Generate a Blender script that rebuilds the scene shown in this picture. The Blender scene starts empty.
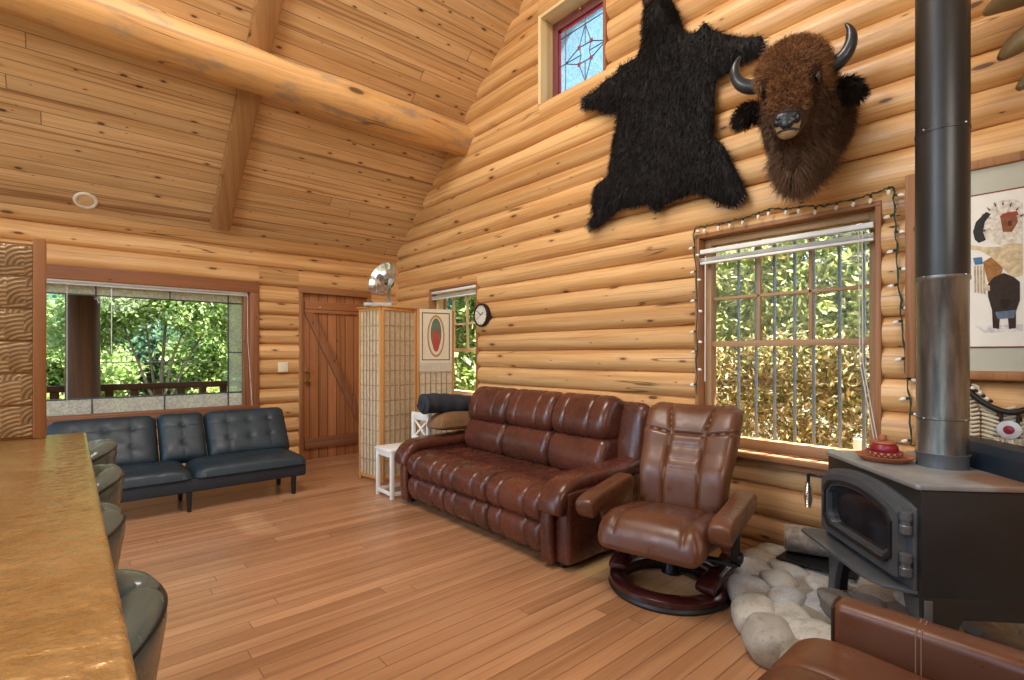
import bpy, bmesh, math, random
import numpy as np
from mathutils import Vector, Matrix, Euler
random.seed(7)
rng = np.random.default_rng(7)
S = bpy.context.scene
COL = S.collection
PI = math.pi
R = math.radians

# ------------------------------------------------------------------ mesh builder
class MB:
    """Collects verts / faces, becomes one mesh object."""
    def __init__(s):
        s.v = []; s.f = []; s.uv = []; s.n = 0; s.has_uv = False; s.flat = False
    def add(s, verts, faces, uv=None, M=None):
        a = np.asarray(verts, dtype=float).reshape(-1, 3)
        if M is not None:
            m = np.array(M)
            a = a @ m[:3, :3].T + m[:3, 3]
        s.v.append(a)
        o = s.n
        s.f.extend([tuple(int(i) + o for i in f) for f in faces])
        if uv is not None:
            s.has_uv = True
            s.uv.append(np.asarray(uv, dtype=float))
        else:
            s.uv.append(np.zeros((len(a), 2)))
        s.n += len(a)
        return s
    def build(s, name, mat, parent=None, sharp=40, grain=None):
        me = bpy.data.meshes.new(name)
        V = np.concatenate(s.v)
        me.from_pydata(V.tolist(), [], s.f)
        me.validate(clean_customdata=False)
        uvl = me.uv_layers.new(name='UVMap')
        nl = len(me.loops)
        li = np.zeros(nl, dtype=np.int32); me.loops.foreach_get('vertex_index', li)
        if s.has_uv:
            U = np.concatenate(s.uv)
            out = U[li]
        else:
            npoly = len(me.polygons)
            nr = np.zeros(npoly * 3); me.polygons.foreach_get('normal', nr); nr = nr.reshape(-1, 3)
            tot = np.zeros(npoly, dtype=np.int32); me.polygons.foreach_get('loop_total', tot)
            dom = np.repeat(np.abs(nr).argmax(1), tot)
            ext = V.max(0) - V.min(0)
            g = int(ext.argmax()) if grain is None else grain
            P = V[li]
            others = {0: (1, 2), 1: (0, 2), 2: (0, 1)}
            out = np.zeros((nl, 2))
            off = rng.random(2) * 7
            for d in range(3):
                k = dom == d
                a, b = others[d]
                if b == g or (a != g and ext[b] > ext[a]): a, b = b, a
                out[k, 0] = P[k, a] + off[0]; out[k, 1] = P[k, b] + off[1] + P[k, d] * .37
        uvl.data.foreach_set('uv', out.ravel())
        if sharp is not None:
            me.polygons.foreach_set('use_smooth', np.ones(len(me.polygons), dtype=bool))
            try: me.set_sharp_from_angle(angle=R(sharp))
            except Exception: pass
        if mat is not None: me.materials.append(mat)
        me.update()
        o = bpy.data.objects.new(name, me); COL.objects.link(o)
        if parent is not None: o.parent = parent
        return o

def T(x=0, y=0, z=0): return Matrix.Translation((x, y, z))
def RX(a): return Matrix.Rotation(R(a), 4, 'X')
def RY(a): return Matrix.Rotation(R(a), 4, 'Y')
def RZ(a): return Matrix.Rotation(R(a), 4, 'Z')
def frame(o, x, y, z):
    M = Matrix.Identity(4)
    for i, c in enumerate((x, y, z, o)):
        for j in range(3): M[j][i] = c[j]
    return M

def bm_out(bm):
    bm.verts.index_update()
    v = [tuple(q.co) for q in bm.verts]; f = [tuple(q.index for q in p.verts) for p in bm.faces]
    bm.free(); return v, f

def box(mb, c, s, bev=.004, M=None, seg=2):
    bm = bmesh.new(); bmesh.ops.create_cube(bm, size=1)
    for v in bm.verts: v.co = Vector((v.co.x * s[0], v.co.y * s[1], v.co.z * s[2]))
    bev = min(bev, min(s) * .45)
    if bev > 0: bmesh.ops.bevel(bm, geom=list(bm.edges), offset=bev, segments=seg, profile=.5, affect='EDGES')
    for v in bm.verts: v.co += Vector(c)
    v, f = bm_out(bm); mb.add(v, f, M=M); return mb
def bx(x0, x1, y0, y1, z0, z1, bev=.004, mb=None, M=None, seg=2):
    mb = mb or MB()
    return box(mb, ((x0 + x1) / 2, (y0 + y1) / 2, (z0 + z1) / 2), (abs(x1 - x0), abs(y1 - y0), abs(z1 - z0)), bev, M, seg)

def bar(mb, a, b, w, h, up=(0, 0, 1), bev=.003, ext=0):
    a = Vector(a); b = Vector(b); d = b - a; L = d.length; x = d.normalized(); u = Vector(up)
    y = u.cross(x)
    if y.length < 1e-4: y = Vector((0, 1, 0)).cross(x)
    y.normalize(); z = x.cross(y)
    return box(mb, (0, 0, 0), (L + ext * 2, w, h), bev, frame((a + b) / 2, x, y, z))

def tube(mb, pts, r, n=10, caps=True, closed=False, flat=1.0):
    P = [Vector(p) for p in pts]; m = len(P)
    rr = [r] * m if not hasattr(r, '__len__') else list(r)
    tang = []
    for i in range(m):
        if closed: d = P[(i + 1) % m] - P[i - 1]
        else: d = P[min(i + 1, m - 1)] - P[max(i - 1, 0)]
        tang.append(d.normalized())
    t0 = tang[0]; ref = Vector((0, 0, 1)) if abs(t0.z) < .9 else Vector((1, 0, 0))
    nrm = (ref - t0 * ref.dot(t0)).normalized()
    V = []; L = 0; UV = []
    for i in range(m):
        t = tang[i]; nrm = (nrm - t * nrm.dot(t)); nrm.normalize(); b = t.cross(nrm)
        if i: L += (P[i] - P[i - 1]).length
        for k in range(n):
            a = 2 * PI * k / n
            V.append(P[i] + (nrm * math.cos(a) * flat + b * math.sin(a)) * rr[i]); UV.append((L, a * max(rr)))
    F = []
    for i in range(m if closed else m - 1):
        j = (i + 1) % m
        for k in range(n):
            F.append((i * n + k, i * n + (k + 1) % n, j * n + (k + 1) % n, j * n + k))
    if caps and not closed:
        F.append(tuple(range(n - 1, -1, -1))); F.append(tuple((m - 1) * n + k for k in range(n)))
    mb.add(V, F); return mb

def spline(pts, k=8, closed=False):
    P = [np.array(p, float) for p in pts]; m = len(P); out = []
    rngi = range(m) if closed else range(m - 1)
    for i in rngi:
        if closed: p0, p1, p2, p3 = P[i - 1], P[i], P[(i + 1) % m], P[(i + 2) % m]
        else: p0, p1, p2, p3 = P[max(i - 1, 0)], P[i], P[i + 1], P[min(i + 2, m - 1)]
        for j in range(k):
            t = j / k
            out.append(.5 * ((2 * p1) + (-p0 + p2) * t + (2 * p0 - 5 * p1 + 4 * p2 - p3) * t * t + (-p0 + 3 * p1 - 3 * p2 + p3) * t ** 3))
    if not closed: out.append(P[-1])
    return [tuple(q) for q in out]

def lathe(mb, prof, n=24, M=None, cap=True):
    V = []; F = []
    for r, z in prof:
        for k in range(n):
            a = 2 * PI * k / n; V.append((r * math.cos(a), r * math.sin(a), z))
    m = len(prof)
    for i in range(m - 1):
        for k in range(n):
            F.append((i * n + k, i * n + (k + 1) % n, (i + 1) * n + (k + 1) % n, (i + 1) * n + k))
    if cap:
        F.append(tuple(range(n - 1, -1, -1))); F.append(tuple((m - 1) * n + k for k in range(n)))
    mb.add(V, F, M=M); return mb

def prism(mb, poly, z0, z1, M=None, bev=0):
    bm = bmesh.new()
    vs = [bm.verts.new((p[0], p[1], z0)) for p in poly]
    f = bm.faces.new(vs)
    r = bmesh.ops.extrude_face_region(bm, geom=[f])
    for g in r['geom']:
        if isinstance(g, bmesh.types.BMVert): g.co.z = z1
    bmesh.ops.recalc_face_normals(bm, faces=list(bm.faces))
    if bev: bmesh.ops.bevel(bm, geom=list(bm.edges), offset=bev, segments=2, profile=.5, affect='EDGES', clamp_overlap=True)
    v, fa = bm_out(bm); mb.add(v, fa, M=M); return mb

def ell(mb, c, r, n=16, m=10, M=None):
    V = []; F = []
    for i in range(m + 1):
        th = PI * i / m
        for k in range(n):
            a = 2 * PI * k / n
            V.append((c[0] + r[0] * math.sin(th) * math.cos(a), c[1] + r[1] * math.sin(th) * math.sin(a), c[2] + r[2] * math.cos(th)))
    for i in range(m):
        for k in range(n):
            F.append((i * n + k, (i + 1) * n + k, (i + 1) * n + (k + 1) % n, i * n + (k + 1) % n))
    mb.add(V, F, M=M); return mb

def quilt_pad(mb, w, h, t, grooves=(), buttons=(), soft=(), M=None, n=(40, 40), p=6, gd=.35, gw=.012, back=.35, corner=.12, warp=None, bd=.5, bw=.03, crown=.25):
    """Soft pad in local XY (w x h), front bulging to +Z by t, grooves = segments ((x0,y0),(x1,y1))."""
    nx, ny = n
    xs = np.sin(np.linspace(-PI / 2, PI / 2, nx)) * .35 + np.linspace(-1, 1, nx) * .65
    ys = np.sin(np.linspace(-PI / 2, PI / 2, ny)) * .35 + np.linspace(-1, 1, ny) * .65
    X, Y = np.meshgrid(xs, ys)
    # superellipse outline rounding of the corners
    c = corner * min(w, h)
    PX = X * w / 2; PY = Y * h / 2
    ax = np.abs(PX) - (w / 2 - c); ay = np.abs(PY) - (h / 2 - c)
    k = (ax > 0) & (ay > 0)
    L = np.sqrt(np.maximum(ax, 0) ** 2 + np.maximum(ay, 0) ** 2); m_ = np.maximum(np.maximum(ax, ay), 1e-9)
    f = np.where(k, m_ / np.maximum(L, 1e-9), 1)
    PX = np.where(k, np.sign(PX) * (w / 2 - c + ax * f), PX); PY = np.where(k, np.sign(PY) * (h / 2 - c + ay * f), PY)
    ex = 1 - np.abs(X) ** p; ey = 1 - np.abs(Y) ** p
    prof = np.clip(ex, 0, 1) ** .5 * np.clip(ey, 0, 1) ** .5
    crownf = 1 - crown * (X ** 2 + Y ** 2) / 2
    g = np.zeros_like(PX)
    for gi, (a, b) in enumerate(list(grooves) + list(soft)):
        gk = gd if gi < len(grooves) else gd * .35
        ax_, ay_ = a; bx_, by_ = b; dx, dy = bx_ - ax_, by_ - ay_; l2 = dx * dx + dy * dy + 1e-9
        tt = np.clip(((PX - ax_) * dx + (PY - ay_) * dy) / l2, 0, 1)
        d = np.hypot(PX - ax_ - tt * dx, PY - ay_ - tt * dy)
        g = np.maximum(g, gk * np.exp(-np.abs(d / gw) ** 1.1))
    for (a0, b0) in buttons:
        d = np.hypot(PX - a0, PY - b0); g = np.maximum(g, bd * np.exp(-(d / bw) ** 1.0))
    Z = t * prof * crownf - t * g * prof
    Zb = -t * back * prof
    if warp is not None:
        PX, PY, Z = warp(PX, PY, Z); PX2, PY2, Zb = warp(*(np.meshgrid(xs, ys)[0] * w / 2, np.meshgrid(xs, ys)[1] * h / 2, Zb)); PX2, PY2 = PX, PY
    A = np.stack([PX, PY, Z], -1).reshape(-1, 3); B = np.stack([PX, PY, Zb], -1).reshape(-1, 3)
    N = nx * ny; F = []
    for j in range(ny - 1):
        for i in range(nx - 1):
            q = (j * nx + i, j * nx + i + 1, (j + 1) * nx + i + 1, (j + 1) * nx + i)
            F.append(q); F.append(tuple(N + e for e in reversed(q)))
    for i in range(nx - 1):
        F.append((i + 1, i, N + i, N + i + 1)); o = (ny - 1) * nx
        F.append((o + i, o + i + 1, N + o + i + 1, N + o + i))
    for j in range(ny - 1):
        F.append((j * nx, (j + 1) * nx, N + (j + 1) * nx, N + j * nx))
        o = nx - 1
        F.append(((j + 1) * nx + o, j * nx + o, N + j * nx + o, N + (j + 1) * nx + o))
    mb.add(np.concatenate([A, B]), F, M=M); return mb

def channel_pad(mb, prof, y0, y1, grooves=(), gd=.018, gw=.014, er=.05, ny=44, k=6, M=None, axis=1, ep=2.2):
    """Closed profile (x,z) smoothed and lofted along y with stitched channels pinched in."""
    P = np.array(spline(prof, k, closed=True)); m = len(P)
    tn = np.roll(P, -1, 0) - np.roll(P, 1, 0); nr = np.stack([tn[:, 1], -tn[:, 0]], 1); nr /= np.linalg.norm(nr, axis=1)[:, None] + 1e-9
    area = .5 * np.sum(P[:, 0] * np.roll(P[:, 1], -1) - np.roll(P[:, 0], -1) * P[:, 1])
    if area < 0: nr = -nr
    ys = set(np.linspace(y0, y1, ny).tolist())
    for g in grooves:
        for d in (-1.5, -.8, -.4, 0, .4, .8, 1.5): ys.add(g + d * gw)
    for d in (.02, .08, .2, .4, .7, 1): ys.add(y0 + er * d); ys.add(y1 - er * d)
    ys = np.array(sorted(y for y in ys if y0 <= y <= y1))
    V = []
    for y in ys:
        e = min(y - y0, y1 - y) / er
        off = 0 if e >= 1 else er * (1 - (1 - (1 - e) ** ep) ** (1 / ep)) * .9
        for g in grooves: off += gd * math.exp(-abs((y - g) / gw) ** 1.2)
        Q = P - nr * off
        V.append(np.stack([Q[:, 0], np.full(m, y), Q[:, 1]], 1))
    F = []; r = len(ys)
    for i in range(r - 1):
        for j in range(m):
            q = (i * m + j, i * m + (j + 1) % m, (i + 1) * m + (j + 1) % m, (i + 1) * m + j)
            F.append(q if area < 0 else q[::-1])
    a = tuple(range(m)); b = tuple((r - 1) * m + j for j in range(m))
    F.append(a[::-1] if area < 0 else a); F.append(b if area < 0 else b[::-1])
    mb.add(np.concatenate(V), F, M=M); return mb

def blob(ells, voxel=.02, smooth=6, boxes=()):
    """Union of ellipsoids fused into one continuous skin -> (verts, faces)."""
    mb = MB()
    for e in ells:
        c, r = e[0], e[1]; rot = e[2] if len(e) > 2 else None
        M = T(*c) @ (Euler([R(q) for q in rot]).to_matrix().to_4x4() if rot else Matrix.Identity(4))
        ell(mb, (0, 0, 0), r, 20, 12, M)
    o = mb.build('tmp', None)
    a = o.modifiers.new('r', 'REMESH'); a.mode = 'VOXEL'; a.voxel_size = voxel
    b = o.modifiers.new('s', 'SMOOTH'); b.iterations = smooth; b.factor = .5
    dg = bpy.context.evaluated_depsgraph_get(); ev = o.evaluated_get(dg); me = ev.to_mesh()
    V = [tuple(v.co) for v in me.vertices]; F = [tuple(p.vertices) for p in me.polygons]
    ev.to_mesh_clear(); m0 = o.data
    bpy.data.objects.remove(o); bpy.data.meshes.remove(m0)
    return np.array(V), F

def surf_samples(V, F, n):
    V = np.asarray(V); tri = []
    for f in F:
        for i in range(1, len(f) - 1): tri.append((f[0], f[i], f[i + 1]))
    tri = np.array(tri); a, b, c = V[tri[:, 0]], V[tri[:, 1]], V[tri[:, 2]]
    nr = np.cross(b - a, c - a); ar = np.linalg.norm(nr, axis=1); nr /= ar[:, None] + 1e-12
    idx = rng.choice(len(tri), n, p=ar / ar.sum()); r1 = np.sqrt(rng.random(n))[:, None]; r2 = rng.random(n)[:, None]
    P = a[idx] * (1 - r1) + b[idx] * r1 * (1 - r2) + c[idx] * r1 * r2
    return P, nr[idx]

def strands(mb, P, D, L, w, curl=.0, gravity=0.0, seg=2):
    """Hair tufts: thin tapered two-segment blades rooted at P along D."""
    n = len(P); L = np.broadcast_to(L, (n,))[:, None]
    D = D / (np.linalg.norm(D, axis=1)[:, None] + 1e-9)
    side = np.cross(D, rng.normal(size=(n, 3))); side /= np.linalg.norm(side, axis=1)[:, None] + 1e-9
    mid = P + D * L * .55; mid[:, 2] -= gravity * L[:, 0] * .25
    tip = P + D * L + side * (rng.normal(size=(n, 1)) * curl * L); tip[:, 2] -= gravity * L[:, 0]
    A = P - side * w; B = P + side * w; C = mid + side * w * .7; E = mid - side * w * .7
    V = np.stack([A, B, C, E, tip], 1).reshape(-1, 3)
    F = []
    for i in range(n):
        o = i * 5; F.append((o, o + 1, o + 2, o + 3)); F.append((o + 3, o + 2, o + 4))
    mb.add(V, F); return mb

def leaves(mb, P, size, up=.4, asp=1.7):
    n = len(P); sz = (size * (.6 + .8 * rng.random(n)))[:, None]
    d = rng.normal(size=(n, 3)); d /= np.linalg.norm(d, axis=1)[:, None]
    nr = rng.normal(size=(n, 3)); nr[:, 2] = np.abs(nr[:, 2]) + up
    s = np.cross(nr, d); s /= np.linalg.norm(s, axis=1)[:, None] + 1e-9
    d *= sz * asp * .5; s *= sz * .5
    V = np.stack([P - d, P + s * .9 - d * .1, P + d, P - s * .9 - d * .1], 1).reshape(-1, 3)
    F = [(i * 4, i * 4 + 1, i * 4 + 2, i * 4 + 3) for i in range(n)]
    mb.add(V, F); return mb

# ------------------------------------------------------------------ tags
def tag(o, label, cat, group=None):
    o['label'] = label; o['category'] = cat
    if group: o['group'] = group
    return o
def thing(name, label, cat, loc=(0, 0, 0), rz=0, group=None):
    o = bpy.data.objects.new(name, None); COL.objects.link(o)
    o.empty_display_size = .1; o.location = loc; o.rotation_euler = (0, 0, R(rz))
    return tag(o, label, cat, group)
def struct(o): o['kind'] = 'structure'; return o
def sroot(name, loc=(0, 0, 0)):
    o = bpy.data.objects.new(name, None); COL.objects.link(o); o.location = loc; return struct(o)
def dup(root, loc, rz, label, group=None):
    r = root.copy(); COL.objects.link(r); r.location = loc; r.rotation_euler = (0, 0, R(rz)); r['label'] = label
    if group: r['group'] = group
    for ch in list(root.children):
        c = ch.copy(); COL.objects.link(c); c.parent = r
        for g in list(ch.children):
            d = g.copy(); COL.objects.link(d); d.parent = c
    return r

# ------------------------------------------------------------------ materials
class NT:
    def __init__(s, name, rough=.5, metal=0.0, spec=.5, coat=0.0):
        s.m = bpy.data.materials.new(name); s.m.use_nodes = True; s.t = s.m.node_tree
        s.b = s.t.nodes['Principled BSDF']; s.out = s.t.nodes['Material Output']
        s.b.inputs['Roughness'].default_value = rough; s.b.inputs['Metallic'].default_value = metal
        s.b.inputs['Specular IOR Level'].default_value = spec; s.b.inputs['Coat Weight'].default_value = coat
        s.b.inputs['Coat Roughness'].default_value = .12
    def n(s, ty, ins=None, **kw):
        q = s.t.nodes.new(ty)
        for k, v in kw.items(): setattr(q, k, v)
        for k, v in (ins or {}).items(): s.set(q.inputs[k], v)
        return q
    def set(s, sock, v):
        if isinstance(v, bpy.types.NodeSocket): s.t.links.new(v, sock)
        elif hasattr(v, '__len__') and sock.type == 'RGBA' and len(v) == 3: sock.default_value = (*v, 1)
        else: sock.default_value = v
    def math(s, op, a, b=0.0, c=None):
        q = s.n('ShaderNodeMath', {0: a, 1: b}, operation=op)
        if c is not None: s.set(q.inputs[2], c)
        return q.outputs[0]
    def mix(s, f, a, b, mode='MIX'):
        q = s.n('ShaderNodeMix', data_type='RGBA', blend_type=mode); q.clamp_factor = True
        s.set(q.inputs[0], f); s.set(q.inputs[6], a); s.set(q.inputs[7], b); return q.outputs[2]
    def ss(s, x, a, b, lo=0.0, hi=1.0):
        q = s.n('ShaderNodeMapRange', {'Value': x, 'From Min': a, 'From Max': b, 'To Min': lo, 'To Max': hi}, interpolation_type='SMOOTHSTEP'); return q.outputs[0]
    def xyz(s, x, y, z=0.0): return s.n('ShaderNodeCombineXYZ', {0: x, 1: y, 2: z}).outputs[0]
    def sep(s, v): q = s.n('ShaderNodeSeparateXYZ', {0: v}); return q.outputs
    def noise(s, vec, scale=1.0, detail=3.0, rough=.55, dist=0.0):
        return s.n('ShaderNodeTexNoise', {'Vector': vec, 'Scale': scale, 'Detail': detail, 'Roughness': rough, 'Distortion': dist}).outputs[0]
    def coord(s, k='Object'): return s.n('ShaderNodeTexCoord').outputs[k]
    def bump(s, h, strength=.3, dist=.01):
        q = s.n('ShaderNodeBump', {'Height': h, 'Strength': strength, 'Distance': dist}); s.set(s.b.inputs['Normal'], q.outputs[0]); s.set(s.b.inputs['Coat Normal'], q.outputs[0])
    def col(s, c): s.set(s.b.inputs['Base Color'], c)
def C(h):
    h = h.lstrip('#'); v = [int(h[i:i + 2], 16) / 255 for i in (0, 2, 4)]
    return tuple(x / 12.92 if x <= .04045 else ((x + .055) / 1.055) ** 2.4 for x in v)

def plain(name, hexc, rough=.5, metal=0.0, spec=.5, var=.12, scale=8.0, bump=0.0, bscale=60.0, coat=0.0):
    q = NT(name, rough, metal, spec, coat); c = C(hexc); v = q.coord()
    n = q.noise(v, scale, 4)
    q.col(q.mix(q.ss(n, .3, .7), tuple(x * (1 - var) for x in c), tuple(min(1, x * (1 + var)) for x in c)))
    if bump: q.bump(q.noise(v, bscale, 3), bump, .004)
    return q.m

def wood(name, light, mid, dark, knot='3a2010', plank=None, plen=None, kn=(2.0, 6.0), kr=.10, rough=.5, coat=0.0, grain=.35, island=True, vary=.3, seam=.012, coatr=.12, stain=None, seamdark=.75, streak=.9, extra=None, spec=.4, checks=False):
    q = NT(name, rough, 0, spec, coat); q.b.inputs['Coat Roughness'].default_value = coatr
    u, v, _ = q.sep(q.coord('UV'))
    edge = None
    if plank:
        pv = q.math('DIVIDE', v, plank); pid = q.math('FLOOR', pv); pf = q.math('FRACT', pv)
        r = q.n('ShaderNodeTexWhiteNoise', {'W': pid}, noise_dimensions='1D').outputs[0]
        e = q.math('MINIMUM', pf, q.math('SUBTRACT', 1.0, pf)); edge = q.math('MULTIPLY', e, plank)
        if plen:
            pu = q.math('ADD', q.math('DIVIDE', u, plen), q.math('MULTIPLY', r, 7.3)); iu = q.math('FLOOR', pu); fu = q.math('FRACT', pu)
            r = q.n('ShaderNodeTexWhiteNoise', {'Vector': q.xyz(pid, iu, 1.7)}, noise_dimensions='3D').outputs[0]
            e2 = q.math('MULTIPLY', q.math('MINIMUM', fu, q.math('SUBTRACT', 1.0, fu)), plen); edge = q.math('MINIMUM', edge, e2)
    elif island: r = q.n('ShaderNodeNewGeometry').outputs['Random Per Island']
    else: r = 0.5
    uo = q.math('ADD', u, q.math('MULTIPLY', r, 13.7)); z = q.math('MULTIPLY', r, 5.1)
    wob = q.math('MULTIPLY', q.math('SUBTRACT', q.noise(q.xyz(q.math('MULTIPLY', uo, .9), q.math('MULTIPLY', v, 3.0), z), 1.0, 2), .5), .06)
    vw = q.math('ADD', v, wob)
    g1 = q.noise(q.xyz(q.math('MULTIPLY', uo, .45), q.math('MULTIPLY', vw, 11.0), z), 1.0, 4, .6)
    g2 = q.noise(q.xyz(q.math('MULTIPLY', uo, 2.2), q.math('MULTIPLY', vw, 95.0), z), 1.0, 3, .6)
    c = q.mix(q.ss(g1, .32, .68), C(mid), C(light))
    c = q.mix(q.math('MULTIPLY', q.ss(g2, .45, .75), grain), c, C(dark))
    g3 = q.noise(q.xyz(q.math('MULTIPLY', uo, .25), q.math('MULTIPLY', vw, 20.0), q.math('ADD', z, 3.3)), 1.0, 2, .5)
    c = q.mix(q.math('MULTIPLY', q.ss(g3, .58, .68), streak * .55), c, C(dark))
    hv = q.math('ADD', 1.0 - vary / 2, q.math('MULTIPLY', r, vary))
    c = q.mix(1.0, c, q.n('ShaderNodeCombineColor', {0: hv, 1: q.math('POWER', hv, 1.15), 2: q.math('POWER', hv, 1.35)}).outputs[0], 'MULTIPLY')
    if kr:
        vo = q.n('ShaderNodeTexVoronoi', {'Vector': q.xyz(q.math('MULTIPLY', uo, kn[0]), q.math('MULTIPLY', q.math('ADD', vw, q.math('MULTIPLY', r, 3.1)), kn[1]), 0.0), 'Scale': 1.0, 'Randomness': 1.0}, voronoi_dimensions='2D')
        cr = q.sep(vo.outputs['Color'])
        rad = q.math('MULTIPLY', q.ss(cr[0], .35, 1.0, 0.25, 1.0), kr)
        on = q.math('GREATER_THAN', cr[1], .3)
        dd = q.math('DIVIDE', vo.outputs['Distance'], rad)
        c = q.mix(q.math('MULTIPLY', q.math('MULTIPLY', q.ss(dd, 2.6, .9), on), .35), c, C(dark))
        c = q.mix(q.math('MULTIPLY', q.math('MULTIPLY', q.ss(dd, 1.15, .75), on), .85), c, C(knot))
    if checks:
        cn = q.noise(q.xyz(q.math('MULTIPLY', uo, .35), q.math('MULTIPLY', v, 7.0), q.math('ADD', z, 8.1)), 1.0, 2, .4)
        ck = q.math('SUBTRACT', 1.0, q.ss(q.math('ABSOLUTE', q.math('SUBTRACT', cn, .5)), .002, .008))
        ck = q.math('MULTIPLY', ck, q.ss(q.noise(q.xyz(q.math('MULTIPLY', uo, .8), v, z), 1.0, 2), .54, .60))
        c = q.mix(q.math('MULTIPLY', ck, .75), c, C(knot))
    if stain:
        sn = q.noise(q.xyz(q.math('MULTIPLY', u, 2.0), q.math('MULTIPLY', v, 5.0), 4.0), 1.0, 5, .65)
        c = q.mix(q.math('MULTIPLY', q.ss(sn, .50, .66), .75), c, C(stain))
    if extra: c = extra(q, c)
    h = q.math('MULTIPLY', g2, .25)
    if edge is not None:
        sm = q.ss(edge, seam * .25, seam * .6)
        c = q.mix(q.math('MULTIPLY', q.math('SUBTRACT', 1.0, sm), seamdark), c, tuple(x * .25 for x in C(dark)))
        h = q.math('ADD', h, sm)
    q.col(c); q.bump(h, .35, .004)
    q.set(q.b.inputs['Roughness'], q.ss(g2, .2, .8, rough - .08, rough + .1))
    return q.m

def leather(name, a, b, rough=.34, wear=None, spec=.5):
    q = NT(name, rough, 0, spec); v = q.coord()
    n = q.noise(v, 3.0, 2, .5); c = q.mix(q.ss(n, .25, .75), C(a), C(b))
    if wear:
        w = q.noise(v, 9.0, 6, .7); c = q.mix(q.math('MULTIPLY', q.ss(w, .58, .75), .5), c, C(wear))
    q.col(c)
    vo = q.n('ShaderNodeTexVoronoi', {'Vector': v, 'Scale': 260.0}, feature='F1').outputs[0]
    cr = q.noise(v, 22.0, 5, .65, 1.2)
    q.bump(q.math('ADD', q.math('MULTIPLY', vo, .12), cr), .05, .005)
    q.set(q.b.inputs['Roughness'], q.ss(q.noise(v, 14.0, 4), .3, .7, rough - .06, rough + .1))
    return q.m

def island_ramp(name, cols, rough=.6, spec=.3, translucent=0.0):
    q = NT(name, rough, 0, spec); r = q.n('ShaderNodeNewGeometry').outputs['Random Per Island']
    cr = q.n('ShaderNodeValToRGB', {0: r}); e = cr.color_ramp.elements
    while len(e) < len(cols): e.new(.5)
    for i, h in enumerate(cols): e[i].position = i / max(1, len(cols) - 1); e[i].color = (*C(h), 1)
    q.col(cr.outputs[0])
    if translucent:
        tr = q.n('ShaderNodeBsdfTranslucent', {0: cr.outputs[0]}); mx = q.n('ShaderNodeMixShader', {0: translucent, 1: q.b.outputs[0], 2: tr.outputs[0]})
        q.t.links.new(mx.outputs[0], q.out.inputs[0])
    return q.m

def glass(name, tint='ffffff', gloss=.008, rough=.02, frost=0.0, frostcol='cfd4c8'):
    q = NT(name); tr = q.n('ShaderNodeBsdfTransparent', {0: C(tint)}); gl = q.n('ShaderNodeBsdfGlossy', {1: rough})
    mx = q.n('ShaderNodeMixShader', {0: gloss, 1: tr.outputs[0], 2: gl.outputs[0]}); o = mx.outputs[0]
    if frost:
        v = q.coord(); n = q.noise(v, 55.0, 3)
        fc = q.mix(q.ss(n, .4, .62), tuple(x * .75 for x in C(frostcol)), C(frostcol))
        df = q.n('ShaderNodeBsdfTranslucent', {0: fc}); d2 = q.n('ShaderNodeBsdfDiffuse', {0: fc})
        a = q.n('ShaderNodeMixShader', {0: .5, 1: df.outputs[0], 2: d2.outputs[0]})
        b = q.n('ShaderNodeMixShader', {0: frost, 1: o, 2: a.outputs[0]}); o = b.outputs[0]
    q.t.links.new(o, q.out.inputs[0]); return q.m

MT = {}
MT['log'] = wood('log_pine', 'e4b880', 'cc985e', '955e30', '4e2d16', kn=(1.9, 5.5), kr=.088, rough=.42, vary=.30, coat=.12, streak=.6, checks=True)
MT['ceil'] = wood('ceiling_pine', 'e2c192', 'cfa674', '8c5c34', '38200f', plank=.125, plen=14, kn=(3.0, 7.5), kr=.085, rough=.5, vary=.26, seam=.009, streak=1.25, seamdark=.6)
MT['beam'] = wood('beam_pine', 'e0b47a', 'cf9d60', '9b6c3e', '4a2c17', kn=(1.2, 3.0), kr=.10, rough=.5, stain='8f8273', vary=.1, checks=True)
MT['rafter'] = wood('rafter_fir', 'b48a5c', '9f7448', '754c2c', '3e2412', kn=(1.6, 5.0), kr=.08, rough=.6, vary=.15)
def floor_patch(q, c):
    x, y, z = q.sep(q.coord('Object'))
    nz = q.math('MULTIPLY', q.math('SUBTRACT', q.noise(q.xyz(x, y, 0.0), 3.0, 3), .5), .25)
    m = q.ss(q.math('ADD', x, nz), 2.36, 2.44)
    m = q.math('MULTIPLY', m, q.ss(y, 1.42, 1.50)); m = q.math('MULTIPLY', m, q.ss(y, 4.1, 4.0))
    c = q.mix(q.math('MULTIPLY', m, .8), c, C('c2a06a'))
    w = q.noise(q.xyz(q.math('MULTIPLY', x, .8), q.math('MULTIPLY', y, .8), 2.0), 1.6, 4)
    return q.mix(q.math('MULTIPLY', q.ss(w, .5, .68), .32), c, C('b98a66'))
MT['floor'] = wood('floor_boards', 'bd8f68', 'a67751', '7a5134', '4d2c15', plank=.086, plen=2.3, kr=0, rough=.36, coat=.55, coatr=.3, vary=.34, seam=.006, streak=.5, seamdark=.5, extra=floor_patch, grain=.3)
MT['door'] = wood('door_fir', 'b0744a', 'a06539', '714225', '3a1e0e', plank=.118, kn=(1.0, 3.0), kr=.03, rough=.45, vary=.3, seam=.012)
MT['brace'] = wood('brace_fir', '93603e', '7f5035', '563420', kr=.05, rough=.5)
MT['casing'] = wood('casing_brown', '9c6743', '875536', '613a24', kr=.03, rough=.5, vary=.15)
MT['casing2'] = wood('casing_tan', 'a9764a', '97663f', '6d4527', kr=.03, rough=.5, vary=.15)
MT['sash'] = wood('sash_wood', 'b08a63', '9f7a56', '77573a', kr=0, rough=.5, vary=.1)
MT['creamtrim'] = wood('cream_trim', 'ead2a4', 'e0c28d', 'c59e66', kr=.05, rough=.5, vary=.1)
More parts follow.
